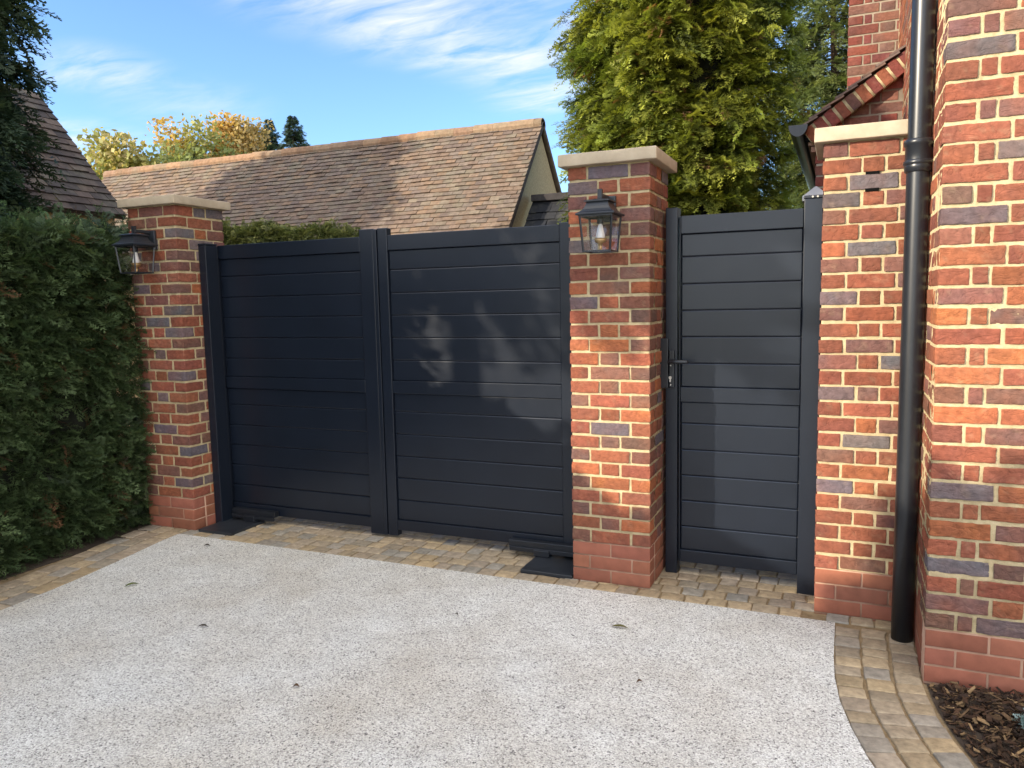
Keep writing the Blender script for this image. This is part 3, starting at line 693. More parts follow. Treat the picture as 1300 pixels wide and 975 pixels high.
# ------------------------------------------------------------------ conifers built of drooping boughs
def conifer(name, label, cx, cy, z0, ztop, rad, nb, cd, cl, tips, tmpl, fs, seed, group=None, droop=.5, per=20, profile=None, sect=None, core=True, up=.25, blen=.55, trunk_r=.16, taper=0.0):
    r = np.random.default_rng(seed); t = thing(name, label, 'tree', (cx, cy, 0), group)
    acc = Acc(); tw = Acc()
    H = ztop-z0
    prof = profile or (lambda f: (1-f)**.6*(.75+.25*min(1, f*8)))
    Ps, Gs, Ss, A0, A1 = [], [], [], [], []
    for i in range(nb):
        f = r.uniform(0, 1)**1.15; z = z0+H*f; R = rad*prof(f); a = r.uniform(0, 2*PI)
        if sect is not None: a = sect[0]+r.normal(0, 1)*sect[1] if r.uniform() < sect[2] else a
        R *= r.uniform(.74, 1.08); o = np.array([math.cos(a), math.sin(a), 0])
        L = min(blen*r.uniform(.7, 1.35), R*.9+.1)
        start = np.array([cx, cy, z])+o*max(0, R-L)
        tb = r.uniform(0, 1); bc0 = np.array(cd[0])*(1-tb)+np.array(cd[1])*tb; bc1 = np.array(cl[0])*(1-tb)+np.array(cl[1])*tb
        pts = []
        for s in np.linspace(0, 1, 6): pts.append(start+o*L*s+np.array([0, 0, L*(up*s-droop*s*s)])+np.array([-o[1], o[0], 0])*L*.15*math.sin(3*s+a*7))
        pts = np.array(pts); tw.tube(pts, np.linspace(.011, .003, 6)*max(1, L/.6), 4, (.07, .05, .035), cap=False)
        for k in range(per):
            s = .25+.75*(k+r.uniform())/per; p = np.array([np.interp(s, np.linspace(0, 1, 6), pts[:, j]) for j in range(3)])
            d = o*r.normal(.75, .25)+np.array([-o[1], o[0], 0])*r.normal(0, .65)+np.array([0, 0, r.normal(-droop*.7*s+.1, .3)])
            Ps.append(p+r.normal(0, .05*L, 3)); Gs.append(d); Ss.append(fs*r.uniform(.65, 1.25)*(1.15-.35*s)*(1-taper*f))
            v = r.uniform(.75, 1.25); tip = np.array(tips)*v if r.uniform() < .025 else None
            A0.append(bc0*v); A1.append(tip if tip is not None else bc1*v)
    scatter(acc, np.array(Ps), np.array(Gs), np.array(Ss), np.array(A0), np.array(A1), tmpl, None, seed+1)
    cr = acc.build('crown', M['leaf'], t)
    tw.build('branch', M['bark'], t)
    a = Acc(); n = 8; zz = np.linspace(-.05, ztop-.15*H, n)
    a.tube([(cx+.04*math.sin(z*1.3), cy+.03*math.cos(z), z) for z in zz], np.linspace(trunk_r, trunk_r*.15, n), 10, (.09, .06, .042)); a.build('trunk', M['bark'], t, smooth=True)
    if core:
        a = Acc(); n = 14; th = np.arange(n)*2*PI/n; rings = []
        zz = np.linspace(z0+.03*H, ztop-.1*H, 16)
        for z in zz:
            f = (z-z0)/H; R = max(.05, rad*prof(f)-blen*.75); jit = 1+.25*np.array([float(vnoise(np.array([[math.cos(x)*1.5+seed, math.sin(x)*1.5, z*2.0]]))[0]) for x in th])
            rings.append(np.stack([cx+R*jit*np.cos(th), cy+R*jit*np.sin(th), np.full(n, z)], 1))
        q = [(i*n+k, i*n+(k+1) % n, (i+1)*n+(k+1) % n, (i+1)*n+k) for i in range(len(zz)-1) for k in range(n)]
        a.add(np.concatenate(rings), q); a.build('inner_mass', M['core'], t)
    return t
# big golden-green cypress behind the side gate
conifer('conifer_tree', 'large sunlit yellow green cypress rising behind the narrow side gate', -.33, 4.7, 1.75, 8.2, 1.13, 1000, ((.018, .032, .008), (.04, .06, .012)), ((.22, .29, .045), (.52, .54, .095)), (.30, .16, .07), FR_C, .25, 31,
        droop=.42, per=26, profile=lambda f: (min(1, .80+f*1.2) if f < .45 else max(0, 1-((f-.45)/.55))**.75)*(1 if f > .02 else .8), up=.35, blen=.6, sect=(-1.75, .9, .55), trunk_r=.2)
# dark conifer over the hedge, upper left
conifer('conifer_tree', 'dark conifer overhanging the hedge in the upper left corner', -5.86, .1, 1.9, 5.3, .95, 520, ((.018, .034, .024), (.028, .045, .026)), ((.055, .095, .055), (.09, .13, .065)), (.16, .13, .03), FR_M, .3, 41,
        droop=.55, per=20, profile=lambda f: (.8+.3*f if f < .6 else max(0, 1-((f-.6)/.4)**2)**.6), up=.2, blen=.75, sect=(-.6, .8, .6))

# ------------------------------------------------------------------ roofs behind
def tile_plane(acc, O, U, Vv, L, S, tw, gauge, pal, r, th=.012, zj=.004, skip=None):
    """tiles over a sloping plane: O lower-left, U along eave, Vv up the slope"""
    U = np.array(U, float); U /= np.linalg.norm(U); Vv = np.array(Vv, float); Vv /= np.linalg.norm(Vv); Nn = np.cross(U, Vv)
    rows = int(S/gauge); cols = int(L/tw)
    for j in range(rows):
        sag = .006*math.sin(j*1.7)
        for i in range(cols+1):
            u0 = i*tw-(tw/2 if j % 2 else 0); u1 = u0+tw-.004; u0 = max(u0, 0); u1 = min(u1, L)
            if u1-u0 < .02: continue
            v0 = j*gauge+r.normal(0, .003); v1 = (j+1)*gauge+.05; tl = r.normal(0, zj)
            lift0 = .030+tl+r.normal(0, .002); lift1 = .006
            w = .010*float(vnoise(np.array([[u0*.7, j*.2, 0.]]))[0])
            P = [(u0, v0, lift0+w), (u1, v0, lift0+w+r.normal(0, .002)), (u1, v1, lift1+w), (u0, v1, lift1+w)]
            V = [O+U*a+Vv*b+Nn*c for a, b, c in P]+[O+U*a+Vv*b+Nn*(c-th) for a, b, c in P]
            c = np.array(pal[int(r.integers(len(pal)))])*r.uniform(.86, 1.14)
            acc.add(V, [(0, 1, 2, 3), (0, 4, 5, 1), (1, 5, 6, 2), (3, 7, 4, 0)], c)
r = np.random.default_rng(77)
PALR = [(.165, .118, .088), (.15, .108, .084), (.178, .125, .09), (.15, .118, .095), (.165, .128, .10), (.19, .13, .088), (.14, .105, .086), (.17, .135, .10)]
RX1, RY, RZ = -2.50, 6.25, 4.0; RX0 = -10.98; EY = 4.65; EZ = RZ-(RY-EY)*1.22
gar = thing('garage', 'low building with a long red brown tiled roof behind the double gate', 'garage', (-5.2, RY, 0))
acc = Acc(); sl = math.hypot(RY-EY, RZ-EZ)
tile_plane(acc, np.array([RX0, EY, EZ]), (1, 0, 0), (0, RY-EY, RZ-EZ), RX1-RX0, sl, .148, .080, PALR, r, .013, .003)
roof_slab(acc, (RX0, EY, EZ), (RX1, EY, EZ), (RX1, RY, RZ), (RX0, RY, RZ), .05, (.1, .07, .055))
roof_slab(acc, (RX1, 2*RY-EY, EZ), (RX0, 2*RY-EY, EZ), (RX0, RY, RZ), (RX1, RY, RZ), .05, (.16, .10, .075))
rf = acc.build('roof', M['tile'], gar)
a = Acc(); x = RX0
while x < RX1-.02:
    L = min(.31, RX1-x); c = np.array([(.25, .15, .09), (.28, .17, .10), (.22, .135, .088), (.24, .165, .105)][int(r.integers(4))])*r.uniform(.85, 1.15)
    th = np.linspace(-.15*PI, 1.15*PI, 9); dz = r.normal(0, .004)
    ra, rb = .098, .092
    V = np.concatenate([np.stack([np.full(9, xx), RY+rr*np.cos(th), RZ-.03+dz+rr*np.sin(th)], 1) for xx, rr in ((x, ra), (x+L-.006, rb))]+[np.stack([np.full(9, xx), RY+(rr-.015)*np.cos(th), RZ-.03+dz+(rr-.015)*np.sin(th)], 1) for xx, rr in ((x, ra), (x+L-.006, rb))])
    q = [(k, k+9, k+10, k+1) for k in range(8)]+[(k, k+1, k+19, k+18) for k in range(8)]+[(k+9, k+27, k+28, k+10) for k in range(8)]
    a.add(V, q, c); x += L
under(a.build('ridge_tile', M['tile'], gar, smooth=False), rf)
a = Acc(); gx = RX1-.05; by = 2*RY-EY
V = [(gx, EY+.1, 0), (gx, by-.1, 0), (gx, by-.1, EZ+.02), (gx, RY, RZ-.13), (gx, RY, RZ-.13), (gx, EY+.1, EZ+.02)]
V += [(RX0+.1, y, z) for _, y, z in V]
a.add(V, [(0, 1, 2, 5), (5, 2, 3, 4), (6, 11, 8, 7), (11, 10, 9, 8), (0, 5, 11, 6), (1, 7, 8, 2)], (1, 1, 1)); a.build('wall', M['render'], gar)
a = Acc()
for sgn in (-1, 1):
    e = (RX1-.035, RY+sgn*(RY-EY), EZ); t_ = (RX1-.035, RY, RZ)
    A = np.array(e); B = np.array(t_); dn = np.array([0, 0, -.07])
    V = [A+dn*.5, B+dn*.5, B+dn*1.3, A+dn*1.3]; V += [v+np.array([.03, 0, 0]) for v in V]
    a.add(V, [(0, 1, 2, 3), (7, 6, 5, 4), (0, 4, 5, 1), (1, 5, 6, 2), (2, 6, 7, 3), (3, 7, 4, 0)], (.19, .145, .10))
a.build('bargeboard', M['tile'], gar)
# lean-to with slates at the gable end
lt = thing('lean_to', 'small dark slate roofed lean-to against the garage gable', 'lean-to', (-1.9, 5.4, 0))
acc = Acc(); O = np.array([RX1+.02, 4.85, 1.78]); ly = 5.75; lz = 2.88
tile_plane(acc, O, (1, 0, 0), (0, ly-4.85, lz-1.78), 1.2, math.hypot(ly-4.85, lz-1.78), .2, .13, [(.024, .026, .031), (.032, .033, .037), (.02, .022, .027)], r, .008, .002)
roof_slab(acc, O, O+[1.2, 0, 0], O+[1.2, ly-4.85, lz-1.78], O+[0, ly-4.85, lz-1.78], .04, (.04, .04, .045)); acc.build('roof', M['tile'], lt)
a = Acc(); a.box(RX1+.02, RX1+1.2, ly-.08, ly+.08, lz-.02, lz+.07, (.05, .045, .045), bev=.01); a.build('ridge', M['tile'], lt)
a = Acc(); a.box(RX1+.03, RX1+1.18, 4.92, 5.7, 0, 1.78); a.build('wall', M['render'], lt)
# left building
lb = thing('outbuilding', 'building with a steep dark tiled roof half hidden behind the left hedge', 'building', (-7.9, 1, 0))
acc = Acc(); E0 = np.array([-6.54, 2.8, 2.656]); T0 = np.array([-7.901, 2.8, 4.231])
# roof plane facing +x: U along -y so that normal points +x/up
Vd = T0-E0; LL = 2.1
tile_plane(acc, E0+np.array([0, -LL, 0]), (0, 1, 0), Vd, LL, np.linalg.norm(Vd), .2, .115, [(.085, .065, .055), (.10, .075, .062), (.07, .058, .052), (.12, .09, .07)], r, .014, .003)
roof_slab(acc, E0+np.array([0, -LL, 0]), E0, T0, T0+np.array([0, -LL, 0]), .05, (.06, .045, .04))
B0 = np.array([2*T0[0]-E0[0], 2.8, E0[2]]); roof_slab(acc, B0, B0+np.array([0, -LL, 0]), T0+np.array([0, -LL, 0]), T0, .05, (.06, .045, .04)); acc.build('roof', M['tile'], lb)
a = Acc(); gy = 2.74; V = [(E0[0]-.12, gy, 0), (B0[0]+.12, gy, 0), (B0[0]+.12, gy, E0[2]), (E0[0]-.12, gy, E0[2]), (T0[0], gy, T0[2]-.12), (T0[0], gy, T0[2]-.12)]
V += [(x, 2.8-LL+.1, z) for x, _, z in V]
a.add(V, [(0, 3, 2, 1), (3, 4, 5, 2), (6, 7, 8, 9), (9, 8, 11, 10), (0, 6, 9, 3), (1, 2, 8, 7)]); a.build('wall', M['render'], lb)

# ------------------------------------------------------------------ side extension with gable above the pier
ex = thing('brick_extension', 'brick gable with sloping tiled verge and chimney above the pier coping', 'extension', (1.5, 2.5, 0))
GY = 1.9; gx0 = 1.155; sx, sz = 1.722-1.121, 3.2-2.767; ang = math.atan2(sz, sx)
def verge_z(x): return 2.72+(x-1.121)*sz/sx
acc = Acc()
for ci in range(0, 22):
    zc = 1.96+ci*CH; x = gx0-(.0 if ci % 2 else .0); k = 0
    for s in (['S', 'H']*4 if ci % 2 else ['H', 'Q']+['S', 'H']*4):
        w = {'S': .215, 'H': .1025, 'Q': .052}[s]
        if x > 1.68: break
        x1 = min(x+w, 1.683)
        if x1-x > .03 and zc+.06 < verge_z((x+x1)/2)+.02: brick(acc, ((x+x1)/2, GY+.05, zc), ((x1-x)/2, .05, .0325), rnd('RDDDPP'), '-y-x' if k == 0 else '-y', .03, .8, .005)
        x = x1+J; k += 1
V = [(gx0+.005, GY+.005, 0), (1.7, GY+.005, 0), (1.7, GY+.005, verge_z(1.7)-.01), (gx0+.005, GY+.005, verge_z(gx0)-.01)]
V += [(x, 5.2, z) for x, y, z in V]
acc.add(V, [(0, 1, 2, 3), (7, 6, 5, 4), (0, 3, 7, 4), (1, 5, 6, 2), (3, 2, 6, 7)], (1, 1, 1), 1)
acc.build('gable_wall', [M['brick'], M['mortar_grey']], ex, smooth=True)
acc = Acc(); u = np.array([math.cos(ang), 0, math.sin(ang)]); w_ = np.array([-math.sin(ang), 0, math.cos(ang)])
s = .0; k = 0; st = np.array([1.10, GY-.03, verge_z(1.10)-.075])
while s < .78:
    t = Acc(); kk = 'RDDRPRD'[k % 7]; brick(t, (0, 0, 0), (.031, .04, .056), kk, '-y-x+x+z-z', .02, .8, .004)
    for v, f, c in zip(t.V, t.F, t.C):
        w2 = st+np.outer(v[:, 0]+s+.035, u)+np.outer(v[:, 2], w_)+np.outer(v[:, 1], [0, 1, 0])
        acc.V.append(w2); acc.F.append(f+acc.n); acc.C.append(c); acc.M.append(np.zeros(len(f), np.int32))
    acc.n += t.n
    s += .078; k += 1
bq = [st+u*a_+w_*b_+np.array([0, y_, 0]) for y_ in (-.034, .05) for a_, b_ in ((0, -.055), (.8, -.055), (.8, .052), (0, .052))]
acc.add(bq, [(0, 1, 2, 3), (7, 6, 5, 4), (0, 4, 5, 1), (3, 2, 6, 7), (0, 3, 7, 4)], (1, 1, 1), 1)
acc.build('verge_course', [M['brick'], M['mortar']], ex, smooth=True)
acc = Acc()
tile_plane(acc, np.array([1.03, GY-.10, verge_z(1.03)]), (0, 1, 0), (-1, 0, .0), .01, .01, .165, .1, PALR, r) if False else None
nt_ = 8
for j in range(nt_):
    s0 = j*.1; y = GY-.09
    for i in range(20):
        ya = y+i*.165; yb = ya+.161; th = .013
        c = np.array([(.17, .12, .10), (.2, .13, .1), (.15, .11, .095)][int(r.integers(3))])*r.uniform(.8, 1.2)
        base = np.array([1.045, 0, verge_z(1.045)+.0])
        P = [base+u*(s0-.0)+w_*.034, base+u*(s0+.15)+w_*.012]
        V = []
        for yy in (ya, yb):
            for p in P: V += [p+np.array([0, yy, 0]), p+np.array([0, yy, 0])-w_*th]
        # V: ya:(p0 top,p0 bot,p1 top,p1 bot) yb same
        acc.add(V, [(0, 2, 6, 4), (1, 5, 7, 3), (0, 4, 5, 1), (0, 1, 3, 2), (4, 6, 7, 5), (2, 3, 7, 6)], c)
acc.build('roof', M['tile'], ex)
acc = Acc()
for i, (dx, dz) in enumerate(((.0, 0), (-.018, .045), (-.036, .09))): acc.box(gx0-.03+dx, gx0+.02, GY-.04, GY+3.0, 2.53+dz, 2.53+dz+.038, (.24, .13, .09), bev=.004)
acc.build('corbel', M['tile'], ex)
a = Acc(); n = 10; th = np.linspace(PI, 2*PI, n)
gxc, gzc, gr_ = 1.043, 2.705, .062
V = []
for yy in (GY-.13, 5.0):
    for rr in (gr_, gr_-.006): V += [(gxc+rr*math.cos(t), yy, gzc+1.25*rr*math.sin(t)) for t in th]
q = [(k, k+1, 2*n+k+1, 2*n+k) for k in range(n-1)]+[(n+k, 3*n+k, 3*n+k+1, n+k+1) for k in range(n-1)]+[(k, n+k, n+k+1, k+1) for k in range(n-1)]
a.add(V, q)
a.add([(gxc+gr_*math.cos(t), GY-.131, gzc+1.25*gr_*math.sin(t)) for t in np.linspace(PI, 2*PI, 8)], [(0, 7, 6, 1), (1, 6, 5, 2), (2, 5, 4, 3)])
a.build('gutter', M['iron'], ex, smooth=False)
a = Acc(); a.box(1.085, 1.15, GY-.06, 5.0, 2.60, 2.655, bev=.004); a.build('fascia', M['dark'], ex)
acc = Acc(); CY = 2.8; cx0 = 1.338
for ci in range(0, 34):
    zc = 2.9+ci*CH; x = cx0; k = 0
    for s in (['S', 'H']*3 if ci % 2 else ['H', 'Q']+['S', 'H']*2):
        w = {'S': .215, 'H': .1025, 'Q': .052}[s]
        if x > 2.1: break
        brick(acc, (x+w/2, CY+.05, zc), (w/2, .05, .0325), rnd('RDDDDPP'), '-y-x' if k == 0 else '-y', .04, .7, .005); x += w+J; k += 1
acc.box(cx0+.005, 2.2, CY+.005, CY+.7, 2.6, 5.5, (1, 1, 1), 1)
acc.build('chimney', [M['brick'], M['mortar_grey']], ex, smooth=True)
# small pale cap seen over the side gate post
pc = thing('fence_post', 'post with a pale grey sloping cap just behind the side gate', 'fence post', (1.2, .9, 0))
a = Acc(); a.box(1.15, 1.24, .86, .95, 0, 2.085, (.2, .15, .1)); a.build('post', M['bark'], pc)
a = Acc(); V = [(1.125, .83, 2.09), (1.265, .83, 2.09), (1.265, .98, 2.09), (1.125, .98, 2.09), (1.125, .83, 2.115), (1.265, .83, 2.115), (1.265, .98, 2.115), (1.125, .98, 2.115), (1.19, .9, 2.175), (1.2, .9, 2.175), (1.2, .91, 2.175), (1.19, .91, 2.175)]
a.add(V, [(3, 2, 1, 0), (0, 1, 5, 4), (1, 2, 6, 5), (2, 3, 7, 6), (3, 0, 4, 7), (4, 5, 9, 8), (5, 6, 10, 9), (6, 7, 11, 10), (7, 4, 8, 11), (8, 9, 10, 11)]); a.build('post_cap', M['pale'], pc)

# ------------------------------------------------------------------ hedge behind the double gate
h2 = thing('hedge', 'low bright green hedge showing just above the shaded gate leaf', 'hedge', (-3.2, 2.4, 0))
r = np.random.default_rng(9); acc = Acc(); K = 3600
x = r.uniform(-5.2, -2.9, K); top = 2.37+.03*np.sin(x*9)-.07*(x+4.6); z = top-np.abs(r.normal(0, .22, K)); y = 2.25+np.abs(r.normal(0, .2, K))
P = np.stack([x, y, z], 1); G = np.stack([r.normal(0, .5, K), r.normal(-.4, .4, K), r.normal(.5, .4, K)], 1)
scatter(acc, P, G, r.uniform(.06, .12, K), lerpcols(K, (.04, .06, .02), (.07, .09, .03), r), lerpcols(K, (.16, .20, .06), (.40, .40, .15), r), FR_M, None, 4)
acc.build('foliage', M['leaf'], h2)
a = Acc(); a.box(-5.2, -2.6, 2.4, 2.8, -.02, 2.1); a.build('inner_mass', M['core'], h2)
# sprig by the middle pillar
sp = thing('shrub', 'green leafy sprig showing above the gate beside the sunlit pillar', 'shrub', (-.35, 1.2, 0))
acc = Acc(); K = 160; P = np.stack([r.normal(-.27, .05, K), r.normal(1.2, .07, K), r.normal(2.0, .08, K)], 1)
scatter(acc, P, np.stack([r.normal(0, .6, K), r.normal(-.2, .5, K), r.normal(.6, .4, K)], 1), r.uniform(.05, .09, K), lerpcols(K, (.05, .08, .02), (.08, .11, .03), r), lerpcols(K, (.1, .15, .03), (.15, .2, .05), r), FR_M, None, 14)
acc.build('foliage', M['leaf'], sp)
a = Acc(); a.tube([(-.27, 1.2, -.05), (-.28, 1.22, 1), (-.27, 1.2, 2)], [.015, .01, .004], 6, (.08, .06, .04)); a.build('stem', M['bark'], sp)

# ------------------------------------------------------------------ far trees
def pix(px_, py_, depth):
    d = AR*(px_-650)/F-AU*(py_-487.5)/F+AF; return CAM+d*depth
def broad(label, pxl, pyt, pyb, depth, wpx, cols, seed, n=2600, ls=.11, clumps=26, group=None, airy=.5):
    r = np.random.default_rng(seed); top = pix(pxl, pyt, depth); bot = pix(pxl, pyb, depth); rad = wpx*depth/F/2; cz = (top[2]+bot[2])/2; hz = (top[2]-bot[2])/2
    t = thing('deciduous_tree', label, 'tree', (top[0], top[1], 0), group)
    br = Acc(); c0 = np.array([top[0], top[1], cz])
    br.tube([(c0[0], c0[1], -.1), (c0[0]+.05, c0[1], cz*.5), (c0[0], c0[1], cz)], [.22, .16, .08], 8, (.10, .085, .07))
    acc = Acc(); Ps = []; cc = []
    for i in range(clumps):
        d = r.normal(0, 1, 3); d /= np.linalg.norm(d); p = c0+d*np.array([rad, rad, hz])*r.uniform(.35, .95)
        s0 = np.array([c0[0], c0[1], cz-hz*.4]); mid = (s0+p)/2+r.normal(0, .1, 3)
        br.tube([s0, mid, p], [.05, .03, .01], 5, (.12, .10, .08), cap=False)
        m_ = n//clumps; q = p+np.clip(r.normal(0, 1, (m_, 3)), -1.6, 1.6)*np.array([rad, rad, hz])*.22
        c = np.array(cols[int(r.integers(len(cols)))]); Ps.append(q); cc.append(c*r.uniform(.7, 1.3, (m_, 1)))
    P = np.concatenate(Ps); C = np.concatenate(cc); K = len(P)
    A = r.normal(0, 1, (K, 3)); A /= np.linalg.norm(A, axis=1)[:, None]; B = np.cross(A, r.normal(0, 1, (K, 3))); B /= np.linalg.norm(B, axis=1)[:, None]
    s = (ls*r.uniform(.6, 1.3, K))[:, None]
    V = np.stack([P-A*s, P+B*s*.6, P+A*s, P-B*s*.6], 1).reshape(-1, 3)
    acc.add(V, np.arange(K*4).reshape(-1, 4), np.repeat(C, 4, 0)); acc.build('crown', M['broadleaf'], t); br.build('trunk', M['bark'], t)
YG = [(.30, .29, .09), (.38, .32, .11), (.22, .25, .09), (.40, .33, .14)]; OR_ = [(.48, .32, .10), (.44, .29, .10), (.38, .28, .11)]
broad('leafy yellow green autumn tree above the far left end of the tiled roof', 180, 168, 275, 26, 135, YG, 1, 8000, .10)
broad('sparse pale autumn tree with twigs between yellow green and golden crowns', 245, 162, 265, 28, 112, YG+OR_[:1], 2, 5000, .09)
broad('rounded golden orange autumn tree above the tiled roof', 300, 155, 250, 30, 92, OR_, 3, 8000, .09)
def far_spruce(label, px_, pyt, pyb, depth, wpx, seed, col):
    top = pix(px_, pyt, depth); bot = pix(px_, pyb, depth)
    conifer('spruce_tree', label, top[0], top[1], bot[2], top[2], wpx*depth/F/2, 420, (tuple(.6*np.array(col)), col), (col, tuple(1.9*np.array(col))), (.05, .06, .03), FR_F, .42, seed, droop=.3, per=9, profile=lambda f: (1-f)**.9*(.8+.3*math.sin(f*31)), up=.12, blen=1.6, core=False, trunk_r=.12, taper=.72)
far_spruce('pointed dark green spruce standing clear above the tiled roof ridge', 371, 147, 262, 32, 116, 51, (.035, .06, .042))
far_spruce('dark spruce peeking out beside the golden autumn tree', 341, 153, 262, 33, 100, 52, (.035, .06, .042))
# larger airy conifer at right background
tp = pix(1062, -120, 16); bt = pix(1062, 260, 16)
conifer('pine_tree', 'airy green pine in the gap between cypress and chimney', tp[0], tp[1], bt[2], tp[2], 1.35, 300, ((.08, .11, .04), (.11, .135, .05)), ((.20, .25, .09), (.30, .33, .12)), (.2, .15, .06), FR_M, .42, 61, droop=.3, per=11,
        profile=lambda f: (.95-.5*f), up=.15, blen=1.1, core=False, trunk_r=.2)
# conifers standing beyond the hedge outside the left of the view
conifer('conifer_tree', 'dark conifer behind the hedge, level with the shaded gate leaf', -4.75, -1.7, 2.3, 4.9, 1.15, 260, ((.015, .028, .018), (.022, .036, .02)), ((.04, .065, .035), (.06, .085, .045)), (.1, .07, .03), FR_F, .45, 71, droop=.5, per=14, profile=lambda f: (1-f*f)**.6, up=.2, blen=.7)
conifer('conifer_tree', 'broad dark conifer far to the left beyond the outbuilding', -11.4, -.1, 2.0, 7.1, 1.75, 260, ((.015, .028, .018), (.022, .036, .02)), ((.04, .065, .035), (.06, .085, .045)), (.1, .07, .03), FR_F, .6, 73, droop=.5, per=12, profile=lambda f: max(0, 1-f**4)**.6, up=.2, blen=.8)
conifer('conifer_tree', 'loose crowned conifer behind the hedge nearer the road', -4.45, -3.75, 4.0, 5.8, 1.3, 105, ((.015, .028, .018), (.022, .036, .02)), ((.04, .065, .035), (.06, .085, .045)), (.1, .07, .03), FR_F, .4, 72, droop=.6, per=12, profile=lambda f: (1-f*f)**.5, up=.2, blen=.8, core=False)

# ------------------------------------------------------------------ leaves on the drive
leafcols = {'green': (.10, .13, .03), 'olive': (.13, .12, .045), 'brown': (.10, .055, .03), 'dark': (.04, .032, .022)}
def ground(px_, py_):
    d = AR*(px_-650)/F-AU*(py_-487.5)/F+AF; t = -CAM[2]/d[2]; return CAM+d*t
def fallen(px_, py_, L, W, ang, col, label):
    g_ = ground(px_, py_); r = np.random.default_rng(int(px_*7+py_)); a = Acc(); n = 9; V = []; t_ = np.linspace(0, 1, n)
    ca, sa = math.cos(ang), math.sin(ang)
    for s in t_:
        w = W*math.sin(PI*min(1, s*1.02+.02))**.8*(.5); zc = .004+.006*math.sin(s*PI)+r.uniform(0, .002)
        for sd, zz in ((-1, .006), (0, 0), (1, .007)):
            x = (s-.5)*L; y = sd*w; V.append((x*ca-y*sa+g_[0], x*sa+y*ca+g_[1], zc+zz*abs(sd)*w/W*2))
    q = [(3*i+k, 3*i+3+k, 3*i+4+k, 3*i+1+k) for i in range(n-1) for k in range(2)]
    a.add(V, q, np.array(leafcols[col])); o = a.build('fallen_leaf', M['broadleaf'], None, smooth=True); tag(o, label, 'leaf', 'fallen leaves on the driveway')
fallen(168, 744, .08, .022, 1.0, 'green', 'small green leaf on the gravel near the hedge side')
fallen(263, 672+22, .05, .014, .3, 'dark', 'tiny dark leaf on the gravel before the shaded pillar')
fallen(787, 798, .085, .020, .1, 'olive', 'olive leaf on the gravel in front of the sunlit pillar')
fallen(580, 782, .030, .008, -.6, 'dark', 'tiny dark sliver of leaf in the middle of the gravel')
fallen(376, 874, .03, .018, .4, 'brown', 'small brown leaf on the gravel at the lower left centre')
fallen(258, 797, .06, .010, .25, 'dark', 'thin dark leaf scrap on the gravel left of centre')
fallen(812, 868, .03, .01, .7, 'brown', 'narrow brown leaf on the gravel towards the curved border')
# blue-green plant at the edge of the mulch
bp = thing('garden_plant', 'little blue green spiky plant in the bark chippings', 'plant', (2.0, -.90, 0))
acc = Acc(); r = np.random.default_rng(8); K = 46; P = np.stack([2.0+r.normal(0, .016, K), -.90+r.normal(0, .022, K), .02+np.abs(r.normal(.02, .015, K))], 1)
scatter(acc, P, np.stack([r.normal(0, .7, K), r.normal(0, .7, K), r.uniform(.2, 1, K)], 1), r.uniform(.025, .045, K), lerpcols(K, (.12, .2, .19), (.16, .25, .24), r), lerpcols(K, (.25, .36, .36), (.34, .44, .44), r), FR_M, None, 3)
acc.build('foliage', M['leaf'], bp)
a = Acc(); a.tube([(2.0, -.9, -.02), (2.0, -.9, .03)], [.008, .004], 6, (.07, .05, .035)); a.build('stem', M['bark'], bp)

# ------------------------------------------------------------------ light
AZ = math.radians(42); EL = math.radians(19.5)
sd_ = Vector((-math.sin(AZ)*math.cos(EL), -math.cos(AZ)*math.cos(EL), math.sin(EL)))
su = bpy.data.lights.new('sun', 'SUN'); su.energy = 3.2; su.angle = math.radians(.53); su.color = (1, .875, .69)
so = bpy.data.objects.new('sun', su); COL.objects.link(so); so.rotation_euler = sd_.to_track_quat('Z', 'Y').to_euler()
w = bpy.data.worlds.new('World'); SC.world = w; w.use_nodes = True; nt = w.node_tree; bg = nt.nodes['Background']
sky = N(nt, 'ShaderNodeTexSky', sky_type='NISHITA'); sky.sun_disc = False; sky.sun_elevation = EL; sky.sun_rotation = PI+AZ; sky.air_density = 1.0; sky.dust_density = .3; sky.ozone_density = 2.0
tc = N(nt, 'ShaderNodeTexCoord'); sp_ = N(nt, 'ShaderNodeSeparateXYZ'); nt.links.new(tc.outputs['Generated'], sp_.inputs[0])
def mth(op, a, b=None, c=None):
    n = N(nt, 'ShaderNodeMath', operation=op)
    for i, v in enumerate((a, b, c)):
        if v is None: continue
        if hasattr(v, 'links'): nt.links.new(v, n.inputs[i])
        else: n.inputs[i].default_value = v
    return n.outputs[0]
zz = mth('MAXIMUM', mth('ADD', sp_.outputs[2], .12), .05)
cb = N(nt, 'ShaderNodeCombineXYZ'); nt.links.new(mth('DIVIDE', sp_.outputs[0], zz), cb.inputs[0]); nt.links.new(mth('DIVIDE', sp_.outputs[1], zz), cb.inputs[1])
def qv(px_, py_):
    d = AR*(px_-650)/F-AU*(py_-487.5)/F+AF; d = d/np.linalg.norm(d); return (d[0]/(d[2]+.12), d[1]/(d[2]+.12), 0)
mask = None
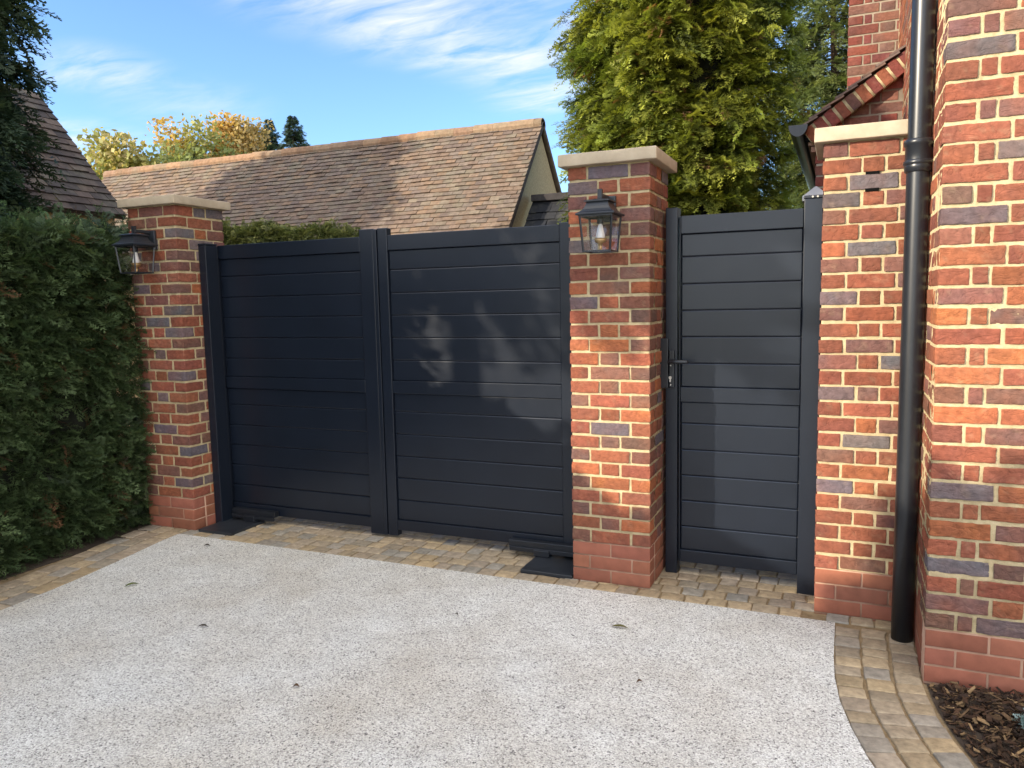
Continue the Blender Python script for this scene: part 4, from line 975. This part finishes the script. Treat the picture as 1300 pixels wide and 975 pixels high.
for (bx_, by_, rad_, amp) in [(430, -30, .42, .9), (520, 25, .36, 1.0), (590, 60, .30, 1.0), (650, 70, .34, .95), (690, 120, .28, .9), (800, 60, .5, .9), (640, -40, .45, .7), (130, 92, .26, .75), (105, 180, .34, .8), (240, 135, .35, .35), (1000, 60, .5, .5)]:
    d = N(nt, 'ShaderNodeVectorMath', operation='DISTANCE'); nt.links.new(cb.outputs[0], d.inputs[0]); d.inputs[1].default_value = qv(bx_, by_)
    mr = N(nt, 'ShaderNodeMapRange', interpolation_type='SMOOTHSTEP'); nt.links.new(d.outputs['Value'], mr.inputs[0]); mr.inputs[1].default_value = rad_; mr.inputs[2].default_value = 0; mr.inputs[3].default_value = 0; mr.inputs[4].default_value = amp
    mask = mr.outputs[0] if mask is None else mth('MAXIMUM', mask, mr.outputs[0])
mp = N(nt, 'ShaderNodeMapping'); nt.links.new(cb.outputs[0], mp.inputs[0]); mp.inputs['Rotation'].default_value = (0, 0, .9); mp.inputs['Scale'].default_value = (2.2, 6.5, 1)
n1 = N(nt, 'ShaderNodeTexNoise', Scale=1.6, Detail=8, Roughness=.6, Distortion=.5); nt.links.new(mp.outputs[0], n1.inputs['Vector'])
cl = mth('MULTIPLY', mask, ramp(nt, n1.outputs['Fac'], [(.34, (0, 0, 0)), (.68, (1, 1, 1))]))
# unseen bright clouds added behind the camera to lift the ambient light
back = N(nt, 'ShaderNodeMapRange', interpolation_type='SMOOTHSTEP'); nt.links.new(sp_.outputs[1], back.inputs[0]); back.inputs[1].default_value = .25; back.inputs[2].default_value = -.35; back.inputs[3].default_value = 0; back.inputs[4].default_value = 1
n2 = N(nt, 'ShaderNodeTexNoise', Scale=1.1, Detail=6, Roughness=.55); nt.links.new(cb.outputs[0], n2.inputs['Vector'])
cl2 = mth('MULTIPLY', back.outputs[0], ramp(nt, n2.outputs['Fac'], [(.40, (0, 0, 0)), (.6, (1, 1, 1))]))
sky_t = mixc(nt, 1.0, sky.outputs[0], (.62, .755, .95), 'MULTIPLY')
sk1 = mixc(nt, mth('MINIMUM', cl, .85), sky_t, (3.1, 3.15, 3.2))
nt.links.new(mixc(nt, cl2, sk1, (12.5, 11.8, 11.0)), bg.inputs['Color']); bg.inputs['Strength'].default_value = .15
SC.view_settings.view_transform = 'Standard'; SC.view_settings.look = 'None'; SC.view_settings.exposure = 1.25; SC.view_settings.gamma = 1
SC.view_settings.use_curve_mapping = False
